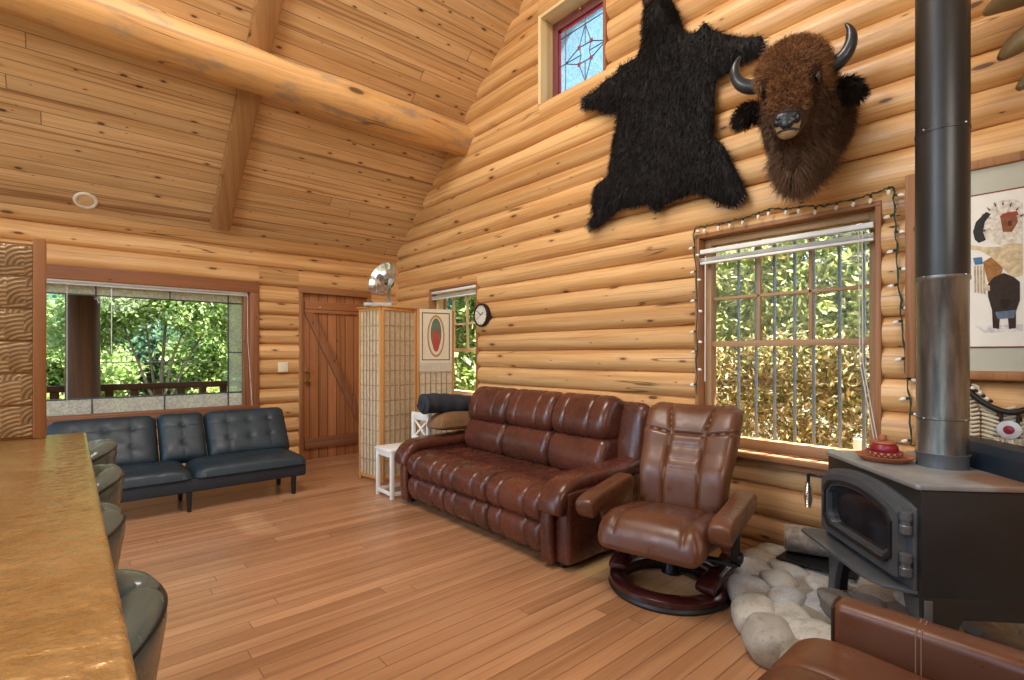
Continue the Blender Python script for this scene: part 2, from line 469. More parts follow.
MT['mauve'] = wood('mauve_frame', '7c4a48', '6c3d3e', '4a282a', kr=0, rough=.45)
MT['white'] = plain('white_paint', 'e9e6de', .4, var=.04)
MT['slat'] = plain('blind_slat', 'eceae4', .35, var=.03)
MT['glass'] = glass('clear_glass')
MT['frost3'] = glass('milky_art_glass', 'dcebf2', .03, frost=.72, frostcol='98bdd2')
MT['frost'] = glass('textured_glass', frost=.8, frostcol='f1ecdc')
MT['frost4'] = glass('green_textured_glass', 'e4eede', .01, frost=.6, frostcol='e2ecd6')
MT['frost2'] = glass('pale_blue_glass', 'd8e8f0', .06, frost=.25, frostcol='cfdfe8')
MT['lead'] = plain('lead_came', '5b6064', .45, .7)
MT['redglass'] = plain('red_glass', 'b4394a', .2)
MT['brass'] = plain('brass', 'b89a5a', .28, 1.0)
MT['steel'] = plain('brushed_steel', 'b8b8b6', .3, 1.0)
MT['black'] = plain('black_plastic', '17181a', .4)
# ------------------------------------------------------------------ camera + geometry of the room
CAMH = 1.35
cam = bpy.data.cameras.new('camera'); co = bpy.data.objects.new('camera', cam); COL.objects.link(co)
cam.sensor_width = 36; cam.lens = 507 / 1024 * 36; cam.shift_y = 14 / 1024; cam.clip_start = .02
co.location = (0, 0, CAMH); co.rotation_euler = (R(90), 0, R(-41.1)); S.camera = co
WX, WY = 3.53, 6.55
RIDGE = 2.3
def roof_z(y): return 8.22 - .84 * y if y > RIDGE else 8.22 - .84 * (2 * RIDGE - y)
YB = -1.95

# floor
mb = MB(); V = []; F = []; UV = []
mb.add([(-4, YB, 0), (WX + .25, YB, 0), (WX + .25, WY + .25, 0), (-4, WY + .25, 0), (-4, YB, -.06), (WX + .25, YB, -.06), (WX + .25, WY + .25, -.06), (-4, WY + .25, -.06)],
       [(0, 1, 2, 3), (7, 6, 5, 4), (0, 4, 5, 1), (1, 5, 6, 2), (2, 6, 7, 3), (3, 7, 4, 0)],
       uv=[(-4, YB), (WX, YB), (WX, WY), (-4, WY)] * 2)
struct(mb.build('floor', MT['floor'], sharp=None))

# ceiling: two slopes with thickness
def ceil_slope(y0, y1):
    mb = MB(); sl = math.hypot(1, .84); X0, X1 = -4, WX + .9
    z0, z1 = roof_z(y0), roof_z(y1); t = .14
    L = abs(y1 - y0) * sl
    vv = [(X0, y0, z0), (X1, y0, z0), (X1, y1, z1), (X0, y1, z1)]
    vv += [(a, b, c + t) for a, b, c in vv]
    mb.add(vv, [(0, 1, 2, 3), (7, 6, 5, 4), (0, 4, 5, 1), (1, 5, 6, 2), (2, 6, 7, 3), (3, 7, 4, 0)], uv=[(X0, 0), (X1, 0), (X1, L), (X0, L)] * 2)
    return mb
cs = ceil_slope(WY + .75, RIDGE)
c2 = ceil_slope(2 * RIDGE - WY - .3, RIDGE)
cs.add(np.concatenate(c2.v), c2.f, uv=np.concatenate(c2.uv))
struct(cs.build('ceiling', MT['ceil'], sharp=None))

# logs
def log_piece(mb, ax, a0, a1, z0, z1, lo, hi, wall, inn, uo, vo, seed, bul=.058, th=.24):
    """one log length. ax 'Y': runs along Y on a wall at x=wall; 'X': along X on wall at y=wall. inn=-1 (room side)."""
    if a1 - a0 < .01 or hi - lo < .012: return
    rs = np.random.default_rng(seed)
    ph = rs.random(6) * 6.28
    zc, zh = (z0 + z1) / 2, (z1 - z0) / 2
    nz = 12; zs = lo + (hi - lo) * (.5 - .5 * np.cos(np.linspace(0, PI, nz)))
    na = max(2, int((a1 - a0) / .16) + 1); As = np.linspace(a0, a1, na)
    V = []; UV = []
    for a in As:
        w = .007 * math.sin(a * 1.3 + ph[0]) + .005 * math.sin(a * 3.1 + ph[1]) + .003 * math.sin(a * 7.7 + ph[2])
        dz = .004 * math.sin(a * 1.1 + ph[3])
        front = []; arc = 0; pz = None
        for z in zs:
            s = min(1, abs((z - zc) / zh)); d = bul * (1 - s ** 2.9) ** .75 - bul * .62 + w
            front.append((z + (dz if lo < z < hi else 0), d))
        back = [(z, -th + .62 * bul - bul * (1 - min(1, abs((z - zc) / zh)) ** 2.3) ** .75) for z in zs[::-1]]
        for i, (z, d) in enumerate(front + back):
            off = wall + inn * d
            V.append((off, a, z) if ax == 'Y' else (a, off, z))
            UV.append((a + uo, (z - z0) * 1.25 + vo + (0 if i < nz else 3)))
    m = 2 * nz; F = []
    for i in range(na - 1):
        for k in range(m):
            q = (i * m + k, i * m + (k + 1) % m, (i + 1) * m + (k + 1) % m, (i + 1) * m + k)
            F.append(q if ax == 'X' else q[::-1])
    e0 = tuple(range(m)); e1 = tuple((na - 1) * m + k for k in range(m))
    F.append(e0[::-1] if ax == 'X' else e0); F.append(e1 if ax == 'X' else e1[::-1])
    mb.add(V, F, uv=UV)

def log_wall(ax, wall, seams, span, openings, limit=None, seed=1, inn=-1):
    mb = MB()
    for i in range(len(seams) - 1):
        z0, z1 = seams[i], seams[i + 1]; a0, a1 = span
        if limit: a0, a1 = limit(z0, z1, a0, a1)
        if a1 - a0 < .05: continue
        uo, vo = rng.random() * 9, rng.random() * 9
        cuts = sorted([o for o in openings if o[2] < z1 and o[3] > z0])
        cur = a0; sd = seed * 100 + i
        for (o0, o1, oz0, oz1) in cuts:
            log_piece(mb, ax, cur, min(o0, a1), z0, z1, z0, z1, wall, inn, uo, vo, sd)
            if oz0 > z0: log_piece(mb, ax, max(o0, a0), min(o1, a1), z0, z1, z0, oz0, wall, inn, uo, vo, sd)
            if oz1 < z1: log_piece(mb, ax, max(o0, a0), min(o1, a1), z0, z1, oz1, z1, wall, inn, uo, vo, sd)
            cur = max(cur, o1)
        log_piece(mb, ax, cur, a1, z0, z1, z0, z1, wall, inn, uo, vo, sd)
    return mb

MAINW = (.80, 1.95, .655, 2.235); SMALLW = (4.63, 5.66, .80, 2.19); HIGHW = (2.78, 3.62, 3.82, 4.70)
sr = [-.12, .067, .255, .462, .655, .84, 1.02, 1.207, 1.388, 1.568, 1.75, 1.931, 2.11, 2.29, 2.52, 2.715, 2.91, 3.10, 3.29, 3.49, 3.68, 3.88, 4.08, 4.28, 4.48, 4.69, 4.89, 5.09, 5.29, 5.49, 5.7, 5.9, 6.1, 6.3]
def gable(z0, z1, a0, a1):
    y1 = (8.22 - z0) / .84 + .02
    return max(a0, 2 * RIDGE - y1), min(a1, y1)
struct(log_wall('Y', WX, sr, (YB, WY + .24), [MAINW, SMALLW, HIGHW], gable, 3).build('wall_right', MT['log'], sharp=50))
BIGW = (-1.0, 1.70, .66, 2.205); DOORO = (2.16, 3.12, -.12, 2.20)
sf = [-.17, .015, .2, .385, .565, .745, .925, 1.11, 1.29, 1.47, 1.65, 1.83, 1.98, 2.18, 2.41, 2.60, 2.80]
struct(log_wall('X', WY, sf, (-4, WX + .02), [BIGW, DOORO], None, 5).build('wall_far', MT['log'], sharp=50))

struct(log_wall('X', YB, [z + .03 for z in sf] + [3.0], (-4, WX + .02), [], None, 7, 1).build('wall_back', MT['log'], sharp=50))
# purlin log and rafters
pts = [(x, 4.9 + .012 * math.sin(x * 2.1), 3.87 + .012 * math.sin(x * 1.7 + 1)) for x in np.linspace(-4, WX + .05, 40)]
struct(tube(MB(), pts, [.190 + .010 * math.sin(p[0] * 3.3) + .006 * math.sin(p[0] * 7) for p in pts], 28).build('beam', MT['beam']))
sl = math.hypot(1, .84)
def rafter(x, w=.20, d=.11):
    mb = MB()
    y0, y1 = WY - .10, RIDGE + .02
    a = Vector((x, y0, roof_z(y0) - .04)); b = Vector((x, y1, roof_z(y1) - .04))
    bar(mb, a, b, w, d, bev=.035)
    return struct(mb.build('rafter', MT['rafter']))
rafter(1.27); rafter(-1.6)

# ------------------------------------------------------------------ far window (leaded picture window)
w = sroot('window_1', (0, WY, 0))
mb = MB(); bx(-1.0, 1.70, -.035, .2, 2.075, 2.205, .006, mb); mb.build('window_head', MT['casing'], w)
mb = MB(); bx(1.60, 1.70, -.035, .2, .70, 2.075, .006, mb); mb.build('window_jamb', MT['casing'], w)
mb = MB(); bx(1.545, 1.60, .02, .2, .70, 2.075, .004, mb); mb.build('window_stile', MT['casing'], w)
mb = MB(); bx(-1.0, -.90, -.035, .2, .70, 2.075, .006, mb); mb.build('window_jamb', MT['casing'], w)
mb = MB(); bx(-1.0, 1.70, -.06, .2, .655, .745, .008, mb); mb.build('window_sill', MT['casing'], w)
gy = .12
def pane(x0, x1, z0, z1, m, y=gy): return bx(x0, x1, y - .003, y + .003, z0, z1, 0, MB()).build('pane', m, w, sharp=None)
gx0, gx1, gz0, gz1 = -.90, 1.545, .745, 2.06
zl, zt, xr = .90, 1.945, 1.40
pane(gx0, xr, zl, zt, MT['glass'])
# textured border lights
pane(gx0, gx1, gz0, zl, MT['frost']); pane(gx0, gx1, zt, gz1, MT['frost']); pane(xr, gx1, zl, zt, MT['frost4'])
mb = MB()
for z in (zl, zt): bx(gx0, gx1, gy - .01, gy + .01, z - .007, z + .007, .003, mb)
bx(xr - .007, xr + .007, gy - .01, gy + .01, gz0, gz1, .003, mb)
for x in (-.4, .17, .78): bx(x - .006, x + .006, gy - .01, gy + .01, gz0, zl, .003, mb)
for x in (.2, .83, ): bx(x - .006, x + .006, gy - .01, gy + .01, zt, gz1, .003, mb)
for z in (1.37,): bx(xr, gx1, gy - .01, gy + .01, z - .006, z + .006, .003, mb)
mb.build('came', MT['lead'], w)
# raised mini blind on the far window
b = thing('window_blind', 'white mini blind raised to the top of the wide leaded picture window', 'blind', (0, WY, 0))
bx(-.98, 1.58, .0, .045, 2.055, 2.078, .004, MB()).build('headrail', MT['slat'], b)
mb = MB()
for k in range(5): bx(-.98, 1.58, .004, .04, 2.040 + k * .003, 2.0412 + k * .003, 0, mb)
mb.build('slat_stack', MT['slat'], b)
bx(-.98, 1.58, .006, .038, 2.030, 2.038, .003, MB()).build('bottom_rail', MT['slat'], b)
tube(MB(), [(1.575, -.005, 2.05), (1.58, -.012, 1.5), (1.62, -.045, .72)], .0025, 6).build('cord', MT['white'], b)
tube(MB(), [(-.02, -.005, 2.05), (-.02, -.008, 1.4), (-.02, -.01, .78)], .0022, 6).build('cord', MT['white'], b)
tube(MB(), [(.32, -.004, 2.04), (.32, -.006, 1.35)], .004, 6).build('wand', MT['white'], b)

# ------------------------------------------------------------------ door
d = sroot('door_1', (0, WY, 0))
mb = MB(); bx(2.16, 3.12, -.03, .2, 2.12, 2.205, .006, mb); mb.build('door_head', MT['casing2'], d)
mb = MB(); bx(2.16, 2.205, -.03, .2, 0, 2.12, .006, mb); mb.build('door_jamb', MT['casing2'], d)
mb = MB(); bx(3.075, 3.12, -.03, .2, 0, 2.12, .006, mb); mb.build('door_jamb', MT['casing2'], d)
# plank door leaf, boards run upright: uv u = z
mb = MB(); bx(2.205, 3.075, .03, .08, .001, 2.12, .003, mb); mb.build('door_leaf', MT['door'], d, grain=2)
mb = MB(); bx(2.24, 3.06, .0, .032, 1.875, 2.025, .004, mb); mb.build('top_rail', MT['door'], d)
mb = MB(); bx(2.24, 3.06, .0, .032, .14, .275, .004, mb); mb.build('bottom_rail', MT['brace'], d)
mb = MB(); prism(mb, [(2.235, 1.875), (2.36, 1.875), (3.06, .42), (3.06, .275), (3.02, .275)], 0, .032, Matrix(((1, 0, 0, 0), (0, 0, 1, 0), (0, 1, 0, 0), (0, 0, 0, 1))), .003)
mb.build('diagonal_brace', MT['brace'], d, grain=2)
for z, r in ((1.0, .031), (1.135, .026)):
    mb = MB(); lathe(mb, [(.02, 0), (r, .004), (r, .012), (.014, .016), (.014, .035), (r * .9, .042), (r, .055), (r * .8, .068), (.004, .072)], 20, T(2.275, .03, z) @ RX(90))
    mb.build('door_knob' if z < 1.1 else 'deadbolt', MT['brass'], d)
mb = MB(); lathe(mb, [(.008, 0), (.01, .004), (.004, .008)], 10, T(2.43, 0, 1.95) @ RX(90)); mb.build('screw_cover', MT['steel'], d)

# light switch
sw = thing('light_switch', 'cream double light switch plate on the log wall beside the plank door', 'light switch', (1.97, WY - .025, 1.19))
bx(-.06, .06, -.004, .004, -.06, .06, .003, MB()).build('cover_plate', plain('switch_cream', 'e6dcc0', .4, var=.02), sw)
for x in (-.023, .023): bx(x - .006, x + .006, -.014, -.003, -.012, .012, .002, MB()).build('toggle', MT['white'], sw)

# recessed light in the ceiling
yy = 6.41; al = math.atan(.84)
rl = thing('ceiling_light', 'round white recessed light in the sloped plank ceiling', 'ceiling light', (.116, yy, roof_z(yy)))
rl.rotation_euler = (-al, 0, 0)
lathe(MB(), [(.065, -.002), (.07, -.012), (.088, -.012), (.095, -.004), (.095, .0)], 32, cap=False).build('trim_ring', MT['white'], rl)
lathe(MB(), [(.068, -.003), (.068, -.006), (.01, -.005)], 24).build('lens', plain('lamp_lens', 'd9b98c', .4), rl)

# ------------------------------------------------------------------ right-hand windows
def win_right(name, op, gx, cols, rows, meet, muntz, sashm, apron):
    y0, y1, z0, z1 = op; w = sroot(name, (WX, 0, 0))
    rv = .04
    # reveal boards
    mb = MB(); bx(-.02, .22, y0 - .0, y1, z1 - .03, z1, .004, mb); mb.build('window_head', MT['casing2'], w)
    for ya, yb in ((y0, y0 + .03), (y1 - .03, y1)):
        bx(-.02, .22, ya, yb, z0, z1 - .03, .004, MB()).build('window_jamb', MT['casing2'], w)
    bx(-.02, .22, y0 + .03, y1 - .03, z0, z0 + .03, .004, MB()).build('window_base', MT['casing'], w)
    # sash frame
    fw = .05
    a0, a1 = y0 + .03, y1 - .03; b0, b1 = z0 + .03, z1 - .03
    for ya, yb in ((a0, a0 + fw), (a1 - fw, a1)):
        bx(gx - .03, gx + .05, ya, yb, b0, b1, .004, MB()).build('stile', MT[sashm], w)
    bx(gx - .03, gx + .05, a0 + fw, a1 - fw, b0, b0 + .07, .004, MB()).build('bottom_rail', MT[sashm], w)
    bx(gx - .03, gx + .05, a0 + fw, a1 - fw, b1 - .05, b1, .004, MB()).build('top_rail', MT[sashm], w)
    bx(gx - .02, gx + .045, a0 + fw, a1 - fw, meet - .02, meet + .02, .004, MB()).build('meeting_rail', MT[sashm], w)
    g0, g1 = a0 + fw, a1 - fw
    for k in range(1, cols):
        y = g0 + (g1 - g0) * k / cols; bx(gx + .0, gx + .03, y - .011, y + .011, meet + .02, b1 - .05, .003, MB()).build('muntin', MT[sashm], w)
    for z in muntz: bx(gx + .0, gx + .03, g0, g1, z - .011, z + .011, .003, MB()).build('muntin', MT[sashm], w)
    bx(gx + .012, gx + .016, g0, g1, meet + .02, b1 - .05, 0, MB()).build('pane', MT['glass'], w, sharp=None)
    bx(gx + .012, gx + .016, g0, g1, b0 + .07, meet - .02, 0, MB()).build('pane', MT['glass'], w, sharp=None)
    if apron:
        bx(-.11, .03, y0 - .03, y1 + .03, z0 - .005, z0 + .03, .005, MB()).build('window_sill', MT['casing2'], w)
        bx(-.07, -.01, y0 - .01, y1 + .01, z0 - .05, z0 - .005, .004, MB()).build('apron', MT['casing2'], w)
    return w
w2 = win_right('window_2', MAINW, .10, 3, 2, 1.425, (1.76,), 'sash', True)
w3 = win_right('window_3', SMALLW, .10, 3, 2, 1.40, (1.72,), 'creamtrim', False)

# security bars outside the main window
g = thing('window_bars', 'grey upright security bars outside the double-hung window beside the stove', 'window bars', (WX + .30, 0, 0))
for y in (1.77, 1.64, 1.51, 1.375, 1.255, 1.10, .965):
    tube(MB(), [(0, y, .60), (0, y, 2.3)], .011, 8).build('bar', plain('bar_grey', '767e80', .45, .3) if y == 1.77 else bpy.data.materials['bar_grey'], g)
for z in (.62, 2.26): bx(-.012, .012, .80, 1.95, z - .02, z + .02, .003, MB()).build('crosspiece', bpy.data.materials['bar_grey'], g)

def blind_right(label, y0, y1, ztop, x, n, cordy):
    b = thing('window_blind', label, 'blind', (WX, 0, 0))
    bx(x - .03, x + .015, y0, y1, ztop - .032, ztop, .004, MB()).build('headrail', MT['slat'], b)
    mb = MB()
    for k in range(n): bx(x - .028, x + .012, y0, y1, ztop - .085 + k * .004, ztop - .0835 + k * .004, 0, mb)
    mb.build('slat_stack', MT['slat'], b)
    bx(x - .028, x + .012, y0, y1, ztop - .108, ztop - .09, .004, MB()).build('bottom_rail', MT['slat'], b)
    for y in np.linspace(y0 + .12, y1 - .12, 3): tube(MB(), [(x - .008, y, ztop - .03), (x - .008, y, ztop - .09)], .002, 6).build('cord', MT['white'], b)
    return b
bl = blind_right('white mini blind raised to the top of the window beside the stove', .835, 1.905, 2.115, -.005, 6, .9)
tube(MB(), [(-.03, .89, 2.09), (-.035, .885, 1.3), (-.05, .80, .78)], .0025, 6).build('cord', MT['white'], bl)
tube(MB(), [(-.03, .91, 2.09), (-.035, .90, 1.3), (-.05, .815, .78)], .0025, 6).build('cord', MT['white'], bl)
tube(MB(), [(-.035, 1.86, 2.06), (-.04, 1.86, 1.15)], .004, 6).build('wand', MT['white'], bl)
blind_right('white mini blind raised to the top of the small window behind the folding screen', 4.67, 5.62, 2.15, .02, 6, 5)

# high stained glass window
y0, y1, z0, z1 = HIGHW
w = sroot('window_4', (WX, 0, 0))
bx(-.03, .24, y1 - .035, y1 + .002, z0, z1, .004, MB()).build('window_jamb', MT['creamtrim'], w)
bx(-.03, .24, y0, y0 + .03, z0, z1, .004, MB()).build('window_jamb', MT['casing'], w)
bx(-.03, .24, y0 + .03, y1 - .035, z1 - .035, z1, .004, MB()).build('window_head', MT['creamtrim'], w)
bx(.0, .24, y0 + .03, y1 - .035, z0 - .01, z0 + .02, .004, MB()).build('window_base', MT['casing'], w)
gx = .17; a0, a1, b0, b1 = y0 + .03, y1 - .035, z0 + .02, z1 - .035
for ya, yb, za, zb in ((a1 - .07, a1, b0, b1), (a0, a0 + .03, b0, b1)):
    bx(gx - .03, gx + .04, ya, yb, za, zb, .004, MB()).build('stile', MT['mauve'], w)
for ya, yb, za, zb in ((a0 + .03, a1 - .07, b1 - .09, b1), (a0 + .03, a1 - .07, b0, b0 + .02)):
    bx(gx - .03, gx + .04, ya, yb, za, zb, .004, MB()).build('rail', MT['mauve'], w)
gy0, gy1, gz0, gz1 = a0 + .03, a1 - .07, b0 + .02, b1 - .09
bx(gx, gx + .005, gy0, gy1, gz0, gz1, 0, MB()).build('pane', MT['frost3'], w, sharp=None)
mb = MB()
for ya, yb, za, zb in ((gy0, gy0 + .022, gz0, gz1), (gy1 - .022, gy1, gz0, gz1), (gy0, gy1, gz0, gz0 + .022), (gy0, gy1, gz1 - .022, gz1)):
    bx(gx - .004, gx, ya, yb, za, zb, 0, mb)
mb.build('red_border', MT['redglass'], w, sharp=None)
mb = MB(); cy, cz = (gy0 + gy1) / 2, (gz0 + gz1) / 2; hw, hh = (gy1 - gy0) / 2, (gz1 - gz0) / 2; iy, iz = hw - .085, hh - .085
def came(p, q): tube(mb, [(gx - .005, p[0], p[1]), (gx - .005, q[0], q[1])], .005, 6)
for sgn in (-1, 1):
    came((cy + sgn * iy, cz - hh), (cy + sgn * iy, cz + hh)); came((cy - hw, cz + sgn * iz), (cy + hw, cz + sgn * iz))
came((cy, cz + iz), (cy, cz + hh)); came((cy, cz - iz), (cy, cz - hh)); came((cy + iy, cz), (cy + hw, cz)); came((cy - iy, cz), (cy - hw, cz))
star = []
for k in range(8):
    a = PI / 4 * k; rr = 1 if k % 2 == 0 else .42
    star.append((cy + iy * rr * math.cos(a), cz + iz * rr * math.sin(a)))
for k in range(8): came(star[k], star[(k + 1) % 8])
for k in (1, 3, 5, 7):
    came(star[k], (cy, cz + 0)) if False else None
inn = [(cy + iy * .2 * math.cos(PI / 2 * k), cz + iz * .28 * math.sin(PI / 2 * k)) for k in range(4)]
for k in range(4): came(inn[k], star[2 * k]); came(inn[k], star[(2 * k + 1) % 8]); came(inn[k], star[(2 * k - 1) % 8])
mb.build('came', MT['lead'], w)
mb = MB()
for k in (1, 3, 5, 7): box(mb, (gx - .006, star[k][0], star[k][1]), (.004, .04, .04), .004, None)
for sy in (-1, 1):
    for sz in (-1, 1): box(mb, (gx - .006, cy + sy * iy, cz + sz * iz), (.004, .03, .03), .004, None)
mb.build('red_jewels', MT['redglass'], w)
lathe(MB(), [(.012, 0), (.012, .03), (.004, .035)], 10, T(gx - .03, cy + .02, b1 - .04) @ RY(-90)).build('latch', MT['brass'], w)
# ------------------------------------------------------------------ seating
MT['brown'] = leather('brown_leather', '4a291e', '643729', .26)
MT['brown2'] = leather('worn_brown_leather', '593522', '6b442e', .33, wear='85644c')
MT['futon'] = leather('dark_faux_leather', '1b2a32', '243740', .46)
MT['futonfab'] = plain('dark_lining', '22262c', .7)
MT['stool'] = leather('grey_green_leather', '4d5856', '616d6a', .20)
MT['mahog'] = plain('mahogany', '371614', .25, var=.15, coat=.4, scale=6)
MT['chrome'] = plain('chrome', 'c9cacb', .12, 1.0, var=.02)
MT['blackmetal'] = plain('black_metal', '1b1c1e', .38, .3)
MT['seam'] = plain('seam_thread', '3a2018', .7)

def sweep_xz(mb, path, hw, ht, y, n=20, p=3.2, k=6, endround=True, M=None):
    P = np.array(spline(path, k)); m = len(P)
    tn = np.gradient(P, axis=0); tn /= np.linalg.norm(tn, axis=1)[:, None]
    V = []
    for i in range(m):
        e = 1.0
        if endround:
            d = min(i, m - 1 - i) / 3.0
            e = 1 if d >= 1 else (1 - (1 - d) ** 2.5) ** .5 * .65 + .35
        nx, nz = -tn[i, 1], tn[i, 0]
        for a in range(n):
            t = 2 * PI * a / n; c, s = math.cos(t), math.sin(t)
            cy = math.copysign(abs(c) ** (2 / p), c) * hw * (.85 + .15 * e); cn = math.copysign(abs(s) ** (2 / p), s) * ht * e
            V.append((P[i, 0] + nx * cn, y + cy, P[i, 1] + nz * cn))
    F = []
    for i in range(m - 1):
        for a in range(n): F.append((i * n + a, i * n + (a + 1) % n, (i + 1) * n + (a + 1) % n, (i + 1) * n + a))
    F.append(tuple(range(n - 1, -1, -1))); F.append(tuple((m - 1) * n + a for a in range(n)))
    mb.add(V, F, M=M); return mb

# --- three-seat reclining sofa along the log wall
s = thing('sofa', 'brown leather three-seat reclining sofa with channel-stitched front along the log wall', 'sofa', (2.75, 3.17, 0))
ed = [-.85, -.283, .283, .85]
for i in range(3):
    a, b = ed[i], ed[i + 1]; L = b - a; gr = [a + L * .27, a + L * .73]
    channel_pad(MB(), [(.25, .30), (.25, .43), (.05, .455), (-.15, .462), (-.30, .485), (-.42, .47), (-.49, .42), (-.505, .34), (-.47, .275), (-.40, .26), (0, .27)], a + .002, b - .002, gr, M=None).build('seat_cushion', MT['brown'], s, sharp=70)
    channel_pad(MB(), [(-.38, .275), (-.45, .265), (-.485, .23), (-.492, .16), (-.468, .09), (-.42, .05), (-.36, .05), (-.34, .16)], a + .002, b - .002, gr, gd=.014).build('footrest', MT['brown'], s, sharp=70)
    channel_pad(MB(), [(.34, .42), (.19, .43), (.13, .48), (.115, .57), (.15, .67), (.21, .725), (.36, .72), (.40, .55)], a + .002, b - .002, [], er=.06).build('lumbar_cushion', MT['brown'], s, sharp=70)
    channel_pad(MB(), [(.24, .71), (.17, .75), (.155, .83), (.19, .93), (.255, 1.01), (.34, 1.035), (.43, .99), (.46, .85), (.42, .71)], a + .002, b - .002, [a + L * .3, a + L * .74], gd=.010, er=.075).build('headrest_cushion', MT['brown'], s, sharp=70)
channel_pad(MB(), [(.30, .05), (.50, .05), (.54, .5), (.545, .85), (.50, .96), (.44, .985), (.37, .9), (.30, .5)], -1.05, 1.05, [], er=.09).build('back_frame', MT['brown'], s, sharp=70)
mb = MB(); bx(-.36, .4, -.84, .84, .04, .30, .02, mb); mb.build('seat_box', MT['brown'], s)
for sg in (-1, 1):
    arm = MB(); bx(-.445, .46, sg * .865, sg * 1.055, .035, .50, .03, arm, seg=3); ao = arm.build('arm', MT['brown'], s)
    sweep_xz(MB(), [(.42, .555), (.2, .535), (-.05, .525), (-.28, .52), (-.40, .495), (-.462, .43), (-.476, .35)], .100, .058, sg * .945).build('arm_pad', MT['brown'], ao, sharp=70)
    sweep_xz(MB(), [(-.462, .42), (-.478, .3), (-.475, .15), (-.462, .03)], .048, .03, sg * .905).build('arm_front_roll', MT['brown'], ao, sharp=70)
    for x in (-.38, .42): lathe(MB(), [(.03, 0), (.03, .04)], 14, T(x, sg * .95, 0)).build('foot', MT['black'], s)

